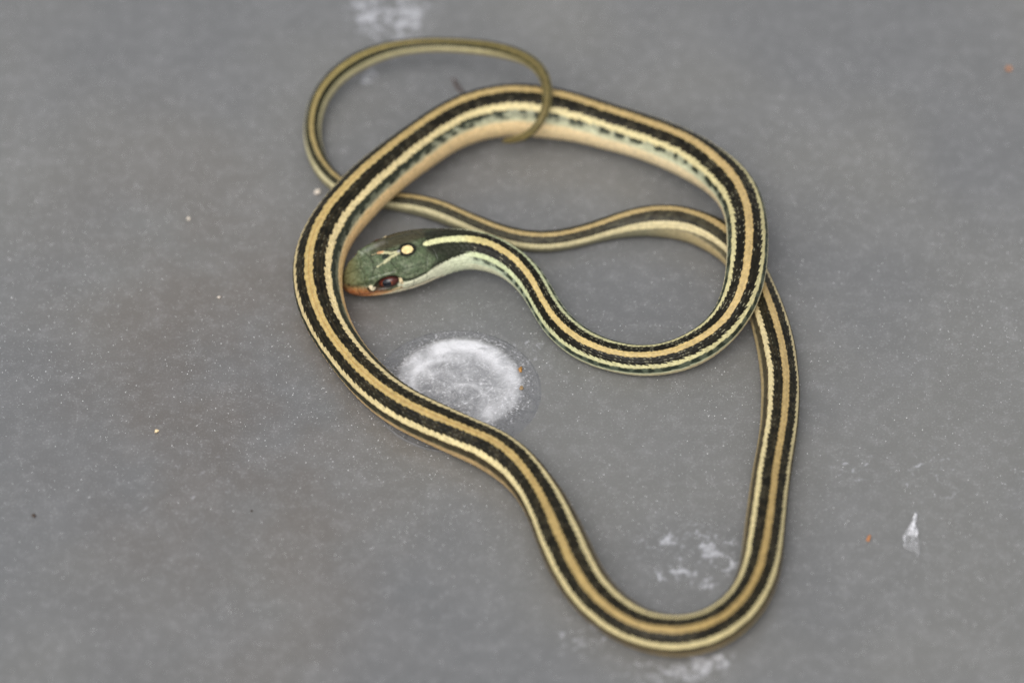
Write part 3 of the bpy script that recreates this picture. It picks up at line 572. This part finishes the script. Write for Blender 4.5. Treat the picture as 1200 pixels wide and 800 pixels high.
    spot = spot * np.interp(L, [22, 28, 36], [0.3, 0.85, 1.0])
    spot = np.maximum(spot, sstep(L, 160, 230) * 0.8 * rnd * sstep(deg, 84, 70))
    low = lay(lay(B(lowp), sstep(deg + 3 * (rnd - 0.5), 74, 87), B(bell)), spot, B(lowd)) * (0.9 + 0.2 * rnd2)[..., None]
    Cc = np.where(((deg > 53) & (deg <= 77))[..., None], low, Cc)
    f8 = sstep(deg + 3 * (rnd - 0.5), 74, 87)
    mixb = lay(B(lowp), f8, B(bell))
    Cc = np.where(((deg > 77) & ~belly)[..., None], mixb * (0.96 + 0.08 * rnd2)[..., None], Cc)
    bel = B(bell) * (0.97 + 0.06 * hash01(np.floor(u), 0 * u, 9))[..., None]
    Cc = np.where(belly[..., None], bel, Cc)
    # the two pale side stripes and the stripe along the back
    side_m = ((AJ == 4) | (AJ == 5)) * 1.0
    jag = np.interp(L, [30, 60, 110, 200, 380, 400, 445, 460], [0.6, 1.3, 1.6, 1.0, 1.0, 1.5, 1.5, 0.6])
    rear = sstep(L, 452, 474)
    edge_u = 39.5 + 14.5 * rear + jag * (2.6 * (rnd - 0.5) + 3.0 * (PP - 0.6)); edge_l = np.interp(L, [110, 150, 240, 300], [56.0, 54.5, 55.5, 57.0]) + 24.0 * rear + jag * (3.0 * (rnd2 - 0.5) - 2.4 * (PP - 0.6))
    side_m = sstep(deg, edge_u - 0.9, edge_u + 0.9) * sstep(deg, edge_l + 0.9, edge_l - 0.9)
    Cc = lay(Cc, side_m, B(late) * (0.80 + 0.12 * rnd)[..., None])
    Cc = lay(Cc, side_m * 0.45 * sstep(H, 0.30, 0.16), lin(70, 62, 40))
    wd = np.interp(L, [270, 300, 390, 420, 455, 475], [10.6, 9.2, 9.2, 10.2, 10.2, 12.5]) + 2.0 * (rnd - 0.5) + 0.8 * np.sin(u * 6.283)
    back = sstep(deg, wd + 0.7, wd - 0.7)
    Cc = lay(Cc, back, B(dors) * (0.80 + 0.14 * rnd2)[..., None])
    Cc = lay(Cc, back * np.exp(-(deg / 1.6) ** 2) * 0.42 * sstep(L, 170, 215) * sstep(L, 330, 280), lin(158, 106, 50))
    # narrow brown seam just under the back stripe and at the side stripe's lower edge on the tail half
    Cc = lay(Cc, 0.35 * np.exp(-((deg - 58.5) / 1.8) ** 2) * sstep(L, 250, 300) * (1 - rear), lin(86, 60, 36))

    # ---- the head
    hm = Lr < 32
    l, s = L[hm], a[hm] + np.interp(L[hm], [0, 8, 12, 17, 20, 32], [-.12, -.12, -.2, -.2, -.1, 0])
    x = np.abs(s)
    nz = vnoise(l * 1.9, s * 1.9, 1); nz2 = vnoise(l * 5.0, s * 5.0, 2)
    hc = np.zeros(l.shape + (3,)) + lin(86, 99, 72)
    hc = lay(hc, 0.8 * sstep(nz, 0.35, 0.8), lin(114, 122, 96))
    hc = lay(hc, 0.7 * sstep(nz2, 0.4, 0.9), lin(58, 64, 46))
    hc = lay(hc, 0.85 * sstep(s, -0.7, -2.0) * sstep(l, 6.5, 10.0), lin(62, 54, 38))
    hc = lay(hc, 0.7 * sstep(l, 6.5, 2.0), lin(132, 126, 86))
    hc = lay(hc, sstep(l, 2.2, 0.6) * 0.7, lin(164, 104, 58))
    om = sstep(x, np.interp(l, [0, 2, 4, 6.6], [0.2, 1.2, 2.6, 5.0]), np.interp(l, [0, 2, 4, 6.6], [2.3, 3.9, 5.0, 6.4])) * sstep(l, 9.0, 6.2)
    hc = lay(hc, om * (0.72 + 0.22 * nz2), lin(198, 122, 70))
    hc = lay(hc, om * sstep(nz2, 0.55, 0.85) * 0.6 * sstep(l, 4.6, 2.5), lin(168, 62, 34))
    # black nape with paler freckles
    nape = sstep(l + 1.6 * (nz - 0.5) - 0.45 * x, 15.6, 17.6)
    hc = lay(hc, nape * 0.94, lin(34, 36, 25))
    gm = sstep(x, 2.2, 3.2) * sstep(l, 21.5, 16.0) * nape
    hc = lay(hc, gm * 0.6, lin(70, 84, 58))
    # pale lips running back into the pale flank of the neck
    up_b = np.interp(l, [10.5, 11.1, 13.2, 15.7, 17.2, 19.6, 24.0, 28.0, 32.0], [5.3, 5.95, 6.15, 5.8, 5.2, 4.55, 3.35, 2.35, 2.3])
    lip = sstep(x + 0.30 * (nz2 - 0.5) * (l > 17), up_b - 0.10, up_b + 0.10) * sstep(l, 10.3, 10.6)
    hc = lay(hc, lip, lin(224, 224, 194))
    hc = lay(hc, lip * sstep(l, 17, 23) * 0.8, lin(208, 214, 182))
    fore = sstep(x, np.interp(l, [4, 6, 8.5, 10.6], [5.4, 6.25, 7.05, 6.8]), np.interp(l, [4, 6, 8.5, 10.6], [5.8, 6.65, 7.35, 7.1])) * sstep(l, 4.5, 6.2) * sstep(l, 11.4, 10.8)
    hc = lay(hc, fore, lin(226, 172, 118))
    hc = lay(hc, fore * sstep(l, 8.0, 10.6), lin(226, 206, 160))
    hc = lay(hc, sstep(x, 7.6, 8.3) * (l < 20), lin(214, 206, 176))
    # dark wedge behind the eye over the lips
    hc = lay(hc, 0.9 * np.exp(-(seg_dist(l, x, [(10.9, 5.1), (12.0, 5.65), (13.3, 5.9), (15.4, 5.6)]) / 0.22) ** 2), lin(30, 34, 24))
    hc = lay(hc, 0.85 * np.exp(-(seg_dist(l, x, [(17.3, 4.9), (19.2, 4.4)]) / 0.45) ** 2), lin(26, 28, 20))
    # eye surround and the pale bars before and behind it
    ed = np.hypot((l - EYE_AT[0]) / 2.5, (x - EYE_AT[1]) / 1.45)
    hc = lay(hc, 0.9 * sstep(ed, 1.12, 0.96), lin(40, 34, 24))
    hc = lay(hc, sstep(seg_dist(l, x, [(5.85, 4.4), (6.1, 5.3)]), 0.34, 0.20), lin(222, 208, 176))
    hc = lay(hc, 0.8 * sstep(seg_dist(l, x, [(6.2, 5.7), (5.55, 5.4), (5.4, 4.6)]), 0.26, 0.12), lin(36, 32, 24))
    hc = lay(hc, sstep(seg_dist(l, x, [(11.05, 5.2), (11.2, 6.2)]), 0.36, 0.22), lin(222, 202, 160))
    # plate seams
    groove = np.zeros(l.shape)
    for sp in SUTURES:
        groove = np.maximum(groove, np.exp(-(seg_dist(l + 0.12 * (nz2 - 0.5), x + 0.12 * (nz - 0.5), sp) / 0.085) ** 2))
    hc = lay(hc, groove * np.where(lip > 0.5, 0.5, 0.62), lin(40, 44, 28))
    mouth = np.exp(-(seg_dist(l, x, MOUTH) / 0.12) ** 2)
    hc = lay(hc, mouth * 0.8, lin(60, 44, 30))
    nos = np.exp(-((l - 2.9) ** 2 + (x - 2.35) ** 2) / 0.06)
    hc = lay(hc, nos, lin(24, 20, 14))
    # yellow spot in its black frame and the pale fork in front of it
    sd = np.hypot((l - 13.75) / 1.10, s / 1.0)
    blk = np.maximum(sstep(sd, 1.75, 1.30), sstep(seg_dist(l, s, [(12.6, 0), (11.9, 0)]), 0.75, 0.5))
    hc = lay(hc, blk * 0.97, lin(20, 20, 14))
    hc = lay(hc, 0.9 * sstep(seg_dist(l, s, [(10.6, -0.05), (9.7, 0.0)]), 0.62, 0.4), lin(28, 34, 28))
    arm = np.minimum(seg_dist(l, x, [(12.1, 0.05), (10.7, 0.45), (9.4, 1.15)]) - 0.30, seg_dist(l, x, [(9.4, 1.15), (7.9, 1.4)]) - 0.10)
    hc = lay(hc, 0.75 * sstep(arm, 0.38, 0.18) * sstep(s, 0.1, -0.1), lin(28, 30, 22))
    hc = lay(hc, sstep(arm + 0.22 * (nz2 - 0.5), 0.12, -0.14), lin(192, 188, 146))
    hc = lay(hc, sstep(seg_dist(l, s, [(9.6, -1.15), (8.9, -1.3)]), 0.30, 0.15) * 0.8, lin(206, 150, 104))
    hc = lay(hc, sstep(seg_dist(l, s, [(12.35, -0.25), (12.05, -0.2)]), 0.22, 0.12) * 0.8, lin(170, 166, 170))
    hc = lay(hc, sstep(np.abs(sd - 0 * l) + 0.10 * (nz2 - 0.5), 0.98, 0.84), lin(242, 218, 156))
    # stripe on the nape
    st = np.interp(l, [16.7, 17.3, 20, 26, 32], [0.15, 0.52, 0.62, 0.68, 0.66])
    nb = sstep(x + 0.16 * (nz2 - 0.5), st + 0.10, st - 0.08) * sstep(l, 16.6, 16.9)
    hc = lay(hc, nb, lin(220, 220, 168))
    hc = lay(hc, nb * sstep(l, 23, 30), lin(224, 196, 122))
    hf = sstep(l, 28.5, 24.5)
    Cc[hm] = lay(Cc[hm], hf, hc)
    # relief of the head: seams, brow, eye socket, nostril
    on = sstep(l, 23.0, 18.0)
    hd = -0.10 * groove * on - 0.14 * mouth - 0.22 * nos
    hd += 0.64 * np.exp(-(seg_dist(l, x, [(6.4, 3.15), (8.6, 3.35), (10.8, 3.6)]) / 0.66) ** 2)
    hd += 0.38 * np.exp(-(seg_dist(l, x, [(3.2, 2.4), (6.0, 3.1)]) / 0.6) ** 2)
    hd -= 0.62 * sstep(ed, 1.05, 0.80)
    hd += 0.10 * np.exp(-((ed - 1.10) / 0.10) ** 2)
    hd -= 0.35 * np.exp(-(seg_dist(l, x, [(3.2, 3.0), (6.0, 3.9)]) / 0.7) ** 2)
    hd += 0.22 * np.exp(-((l - 13.2) ** 2 / 5 + (x - 6.6) ** 2 / 0.9))
    hd += 0.025 * (nz2 - 0.5) * on
    D[hm] += hd
    gloss = np.clip(0.42 - 0.10 * (L < 24), 0, 1)

    W = V + N * D[..., None]
    W[..., 2] = np.maximum(W[..., 2], 0.06)
    pts = np.r_[W.reshape(-1, 3), [W[0].mean(0)], [W[-1].mean(0)]]
    cols = np.r_[Cc.reshape(-1, 3), [Cc[0].mean(0)], [Cc[-1].mean(0)]]
    root_at = np.array([g['P'][:, 0].mean(), g['P'][:, 1].mean(), 0.0])
    me = grid_mesh('body', (pts - root_at) * MM, nr, NA, True, True, True)
    add_attr(me, 'pattern', np.clip(cols, 0, 1) * 0.97)
    add_attr(me, 'plate', np.r_[np.repeat(sstep(Lr, 24.0, 17.0), NA), 1.0, 0.0])

    n = NT('snake_skin')
    at = n.new('ShaderNodeAttribute', attribute_name='pattern').outputs['Color']
    pl = n.new('ShaderNodeAttribute', attribute_name='plate').outputs['Fac']
    tc = n.new('ShaderNodeTexCoord')
    mp = n.new('ShaderNodeMapping'); mp.inputs['Scale'].default_value = (1000, 1000, 1000)
    n.t.links.new(tc.outputs['Object'], mp.inputs[0]); vv = mp.outputs[0]
    f1 = n.noise(vv, 1.3, 4.0, 0.65); f2 = n.noise(vv, 6.0, 2.0, 0.6)
    hsn = n.new('ShaderNodeHueSaturation')
    n.put(hsn.inputs['Color'], at); n.put(hsn.inputs['Value'], n.ramp(f1, 0.28, 0.72, 0.82, 1.14)); n.put(hsn.inputs['Saturation'], n.ramp(f2, 0.3, 0.7, 0.88, 1.1))
    nor = n.bump(f2, 0.25, 0.00006)
    n.principled(hsn.outputs[0], n.math('SUBTRACT', n.ramp(f1, 0.3, 0.7, 0.28, 0.50), n.math('MULTIPLY', pl, 0.08)), n.math('MULTIPLY_ADD', pl, 0.14, 0.16), nor)

    root = bpy.data.objects.new('ribbon_snake', None); COL.objects.link(root)
    root.empty_display_size = 0.01
    root.location = Vector(root_at * MM)
    tag(root, 'slender striped snake lying coiled on the grey plastic', 'snake')
    body = link('body', me, n.m, root)

    # ---- eyes
    def iris_mat():
        q = NT('iris')
        a_ = q.new('ShaderNodeAttribute', attribute_name='polar').outputs['Fac']
        t_ = q.new('ShaderNodeTexCoord')
        nn = q.noise(t_.outputs['Object'], 2600.0, 4.0, 0.6)
        c_ = q.mix(q.ramp(a_, 24.0, 32.0), lt(110, 60, 38), lt(74, 32, 26))
        c_ = q.mix(q.ramp(a_, 40.0, 64.0), c_, lt(34, 18, 15))
        c_ = q.mix(q.ramp(nn, 0.45, 0.75, 0.0, 0.4), c_, lt(96, 48, 34))
        q.principled(c_, 0.12, 0.4)
        return q.m
    def pupil_mat():
        q = NT('pupil'); q.principled(lt(20, 24, 32), 0.05, 0.5); return q.m
    im, pm = iris_mat(), pupil_mat()
    def cap(name, rad, pol):
        pa = np.radians(np.linspace(0.5, pol, 36))[:, None]; az = np.linspace(0, 2 * np.pi, 48, endpoint=False)[None]
        vv_ = np.stack([rad * np.sin(pa) * np.cos(az), rad * np.sin(pa) * np.sin(az), rad * np.cos(pa) + 0 * az], -1).reshape(-1, 3)
        m_ = grid_mesh(name, np.r_[vv_, [[0, 0, rad]]] * MM, 36, 48, True, True)
        add_attr(m_, 'polar', np.r_[np.repeat(np.linspace(0.5, pol, 36), 48), 0.0])
        return m_
    em = cap('eye', 2.05, 178.0)
    SQ = 0.68                                                # the eye is flatter than it is long
    ro = np.linspace(0.02, 0.86, 14)[:, None]; az = np.linspace(0, 2 * np.pi, 40, endpoint=False)[None]
    px_, py_ = ro * np.cos(az) / 1.2, ro * np.sin(az) / SQ
    pz_ = np.sqrt(2.064 ** 2 - px_ ** 2 - py_ ** 2)
    pmz = grid_mesh('pupil', np.r_[np.stack([px_, py_, pz_], -1).reshape(-1, 3), [[0, 0, 2.064]]] * MM, 14, 40, True, True)
    for sg in (1, -1):
        i = int(np.argmin(np.abs(Lr - EYE_AT[0]))); k = int(np.argmin(np.abs(a[i] - sg * EYE_AT[1])))
        p, nn = V[i, k], N[i, k]
        nn = unit(nn + 0.25 * (-g['T'][i]) + 0.10 * g['up'][i])
        e = bpy.data.objects.new('eye', em); COL.objects.link(e)
        if not em.materials: em.materials.append(im); em.polygons.foreach_set('use_smooth', np.ones(len(em.polygons), dtype=bool))
        e.parent = root
        e.location = Vector((p - nn * (1.84 if sg > 0 else 2.05) + g['T'][i] * 0.05 - root_at) * MM)
        zx = Vector(nn).normalized(); xx = Vector(-g['T'][i]); xx = (xx - xx.dot(zx) * zx).normalized(); yx = zx.cross(xx)
        e.rotation_euler = Matrix((xx, yx, zx)).transposed().to_euler()
        e.scale = (1.2, SQ, 1.0)
        pu = bpy.data.objects.new('pupil', pmz); COL.objects.link(pu)
        if not pmz.materials: pmz.materials.append(pm); pmz.polygons.foreach_set('use_smooth', np.ones(len(pmz.polygons), dtype=bool))
        pu.parent = e
    return root

make_mark()
snake = build_snake()

# ------------------------------------------------------------------ crumbs, scrap, painted glints
def plain_mat(name, rgb, rough=0.6, spec=0.4, var=0.25):
    n = NT(name)
    tc = n.new('ShaderNodeTexCoord')
    f = n.noise(tc.outputs['Object'], 3500.0, 4.0, 0.6)
    dk = tuple(x * (1 - var) for x in lt(*rgb)); li = tuple(min(1, x * (1 + var)) for x in lt(*rgb))
    n.principled(n.mix(n.ramp(f, 0.3, 0.7), dk, li), rough, spec, n.bump(f, 0.4, 0.0001))
    return n.m

def crumb(name, x, y, sx, sy, sz, rot, mat, seed, label, cat, group=None):
    bm = bmesh.new()
    bmesh.ops.create_icosphere(bm, subdivisions=3, radius=1.0)
    rg = random.Random(seed)
    ph = [rg.uniform(0, 6.28) for _ in range(6)]
    for vt in bm.verts:
        c = vt.co
        k = 1 + 0.16 * math.sin(2.6 * c.x + ph[0]) * math.sin(2.9 * c.y + ph[1]) + 0.12 * math.sin(4.7 * c.y + ph[2] + 2 * c.z) + 0.10 * math.sin(6.1 * c.x + 3.3 * c.z + ph[3]) + 0.05 * rg.uniform(-1, 1)
        vt.co = Vector((c.x * sx * k, c.y * sy * k, c.z * sz * k)) * MM
    lo = min(vt.co.z for vt in bm.verts)
    for vt in bm.verts: vt.co.z -= lo
    me = bpy.data.meshes.new(name); bm.to_mesh(me); bm.free()
    o = link(name, me, mat)
    o.location = (x * MM, y * MM, 0.00002); o.rotation_euler = (0, 0, rot)
    return tag(o, label, cat, group)

pale = plain_mat('pale_grit', (226, 214, 200))
tan = plain_mat('tan_grit', (238, 210, 168))
orange = plain_mat('orange_crumb', (186, 126, 82))
ochre = plain_mat('ochre_crumb', (170, 122, 62))
brown = plain_mat('brown_grit', (70, 58, 50))
fibre_m = plain_mat('brown_fibre', (78, 64, 60))
G = 'specks of grit on the floor'
crumb('grit_grain', -37.6, 39.7, 0.55, 0.48, 0.42, 0.3, pale, 1, 'largest pale grit grain, beside the tail near the coil', 'grit', G)
crumb('grit_grain', -62.2, 32.6, 0.38, 0.34, 0.26, 1.0, pale, 2, 'small pale grit grain alone, upper left of the snake', 'grit', G)
crumb('grit_grain', -55.4, 11.4, 0.36, 0.24, 0.22, 0.2, pale, 3, 'tiny whitish grit grain left of the coil, level with snout', 'grit', G)
crumb('grit_grain', -65.4, -23.2, 0.42, 0.36, 0.26, 0.6, tan, 4, 'tan grit grain on empty floor left of the frosted mark', 'grit', G)
crumb('grit_grain', -86.6, -44.0, 0.34, 0.46, 0.2, 0.6, brown, 5, 'dark brown speck near the left edge of the picture', 'grit', G)
crumb('grit_grain', -47.2, -42.8, 0.20, 0.20, 0.14, 0.0, brown, 6, 'tiny dark speck on bare floor at lower left', 'grit', G)
G2 = 'orange crumbs on the floor'
crumb('crumb', 64.3, -49.6, 0.30, 0.85, 0.26, -0.35, orange, 7, 'elongated orange crumb left of the white film scrap', 'crumb', G2)
crumb('crumb', 98.5, 74.8, 0.65, 0.5, 0.35, 0.5, orange, 8, 'blurred orange crumb at the upper right picture edge', 'crumb', G2)
crumb('crumb', 1.6, -7.5, 0.38, 0.70, 0.30, 0.05, ochre, 9, 'larger ochre crumb on the right rim of the frosted mark', 'crumb', G2)
crumb('crumb', 1.75, -12.3, 0.36, 0.50, 0.24, 0.2, plain_mat('dull_crumb', (150, 126, 92)), 10, 'duller brownish crumb below the ochre one on the mark', 'crumb', G2)

def fibre():
    p = [(-11.6, 71.8, 0.5), (-11.2, 70.6, 0.35), (-10.6, 69.4, 0.3), (-9.6, 67.9, 0.3)]
    c = catmull(p, 26); T = unit(np.gradient(c, axis=0)); s_ = unit(np.cross(T, [0, 0, 1.0])); w_ = np.cross(s_, T)
    rad = 0.36 * (0.6 + 0.4 * np.sin(np.linspace(0.3, 2.9, 26)))
    an = np.linspace(0, 6.2832, 10, endpoint=False)
    V = c[:, None] + rad[:, None, None] * (np.cos(an)[None, :, None] * s_[:, None] + np.sin(an)[None, :, None] * w_[:, None])
    V = np.r_[V.reshape(-1, 3), c[:1], c[-1:]] - np.array([-10.6, 69.8, 0])
    o = link('plant_fibre', grid_mesh('plant_fibre', V * MM, 26, 10, True, True, True), fibre_m)
    o.location = (-10.6 * MM, 69.8 * MM, 0)
    tag(o, 'short brown fibre sticking out behind the top of the coil', 'fibre')
fibre()

def film_scrap():
    # a crumpled scrap of clear film: two ridges with thin skirts
    pts = [(1.9, 3.9, .12), (1.2, 4.4, .55), (0.3, 2.6, .10), (0.75, 2.4, .62), (1.35, 2.2, .12), (-1.0, 0.5, .10), (0.1, 0.4, .70), (1.1, -0.1, .38), (1.45, -1.0, .45),
           (-2.0, -1.5, .42), (-1.0, -1.2, .18), (0.4, -1.6, .14), (1.4, -2.4, .12), (-2.1, -2.9, .34), (-1.3, -3.0, .12), (0.2, -3.6, .10), (1.9, -4.4, .06), (-1.9, -4.8, .16), (-0.8, -5.0, .06), (0.7, -5.6, .06), (0.9, -7.2, .06)]
    tr = [(0, 1, 3), (0, 3, 4), (1, 2, 3), (2, 5, 6), (2, 6, 3), (3, 6, 7), (3, 7, 4), (7, 8, 4), (5, 9, 10), (5, 10, 6), (6, 10, 11), (6, 11, 7), (7, 11, 8), (8, 11, 12), (9, 13, 14), (9, 14, 10), (10, 14, 11),
          (14, 15, 11), (11, 15, 12), (15, 16, 12), (13, 17, 14), (17, 18, 14), (14, 18, 15), (18, 19, 15), (15, 19, 16), (19, 20, 16)]
    bm = bmesh.new()
    vs = [bm.verts.new((x * MM * .78, y * MM * .95, z * MM + 0.00003)) for x, y, z in pts]
    for t in tr: bm.faces.new([vs[i] for i in t])
    bmesh.ops.subdivide_edges(bm, edges=bm.edges[:], cuts=3, use_grid_fill=True)
    rg = random.Random(4)
    for vt in bm.verts: vt.co = Vector((vt.co.x + rg.uniform(-1, 1) * 0.00011, vt.co.y + rg.uniform(-1, 1) * 0.00011, max(0.00004, vt.co.z + rg.uniform(-1, 1) * 0.00009)))
    bmesh.ops.recalc_face_normals(bm, faces=bm.faces[:])
    me = bpy.data.meshes.new('film_scrap'); bm.to_mesh(me); bm.free()
    n = NT('clear_film')
    tc = n.new('ShaderNodeTexCoord'); f = n.noise(tc.outputs['Object'], 900.0, 5.0, 0.6, 0.5)
    p = n.principled(lt(236, 236, 240), 0.22, 0.6, n.bump(f, 0.5, 0.0002))
    ge = n.new('ShaderNodeNewGeometry')
    sx = n.new('ShaderNodeSeparateXYZ'); n.t.links.new(tc.outputs['Object'], sx.inputs[0])
    hz = n.ramp(sx.outputs['Z'], 0.00012, 0.0006, 0.10, 0.95)
    n.put(p.inputs['Alpha'], n.math('MULTIPLY', hz, n.ramp(f, 0.35, 0.65, 0.25, 1.15), clamp=True))
    o = link('film_scrap', me, n.m)
    sm = o.modifiers.new('thickness', 'SOLIDIFY'); sm.thickness = 0.00003; sm.offset = 1.0
    o.location = (72.1 * MM, -47.6 * MM, 0)
    tag(o, 'white crumpled scrap of clear film right of the snake', 'scrap')
film_scrap()

def glint():
    """white specks painted in for the sparkling glints of the plastic: too many to count"""
    rng = np.random.default_rng(11)
    n = 60000
    x, y = rng.uniform(-150, 150, n), rng.uniform(-130, 140, n)
    dens = 0.25 + 0.75 * sstep(vnoise(x * .045 + 9, y * .045 + 3, 4) + 0.5 * vnoise(x * .18, y * .18, 5) - 0.25, 0.25, 0.85)
    keep = rng.uniform(0, 1, n) < dens
    x, y = x[keep], y[keep]; n = len(x)
    sz = 0.054 * np.exp(rng.normal(0, 0.5, n)); sz = np.minimum(sz, 0.125)
    an = rng.uniform(0, 6.28, n)
    base = np.array([[1, 0, 0], [-.5, .87, 0], [-.5, -.87, 0], [0, 0, 1.0]])
    V = base[None] * sz[:, None, None] * rng.uniform(0.7, 1.3, (n, 4, 1))
    ca, sa = np.cos(an)[:, None], np.sin(an)[:, None]
    V = np.stack([V[..., 0] * ca - V[..., 1] * sa, V[..., 0] * sa + V[..., 1] * ca, V[..., 2]], -1)
    V[..., 0] += x[:, None]; V[..., 1] += y[:, None]; V[..., 2] += 0.005
    T = np.array([[0, 1, 3], [1, 2, 3], [2, 0, 3]])
    F = (np.arange(n)[:, None, None] * 4 + T[None]).reshape(-1, 3).astype(np.int32)
    me = bpy.data.meshes.new('glint_specks')
    me.vertices.add(n * 4); me.vertices.foreach_set('co', (V * MM).astype(np.float32).ravel())
    me.loops.add(F.size); me.loops.foreach_set('vertex_index', F.ravel())
    me.polygons.add(len(F)); me.polygons.foreach_set('loop_start', np.arange(len(F), dtype=np.int32) * 3)
    me.update(calc_edges=True)
    q = NT('bright_speck'); q.principled((0.85, 0.85, 0.86), 0.25, 0.6)
    o = link('glint_specks', me, q.m, smooth=False)
    tag(o, 'fine white specks painted in as glints, scattered over the plastic', 'glint', None, 'stuff')
glint()
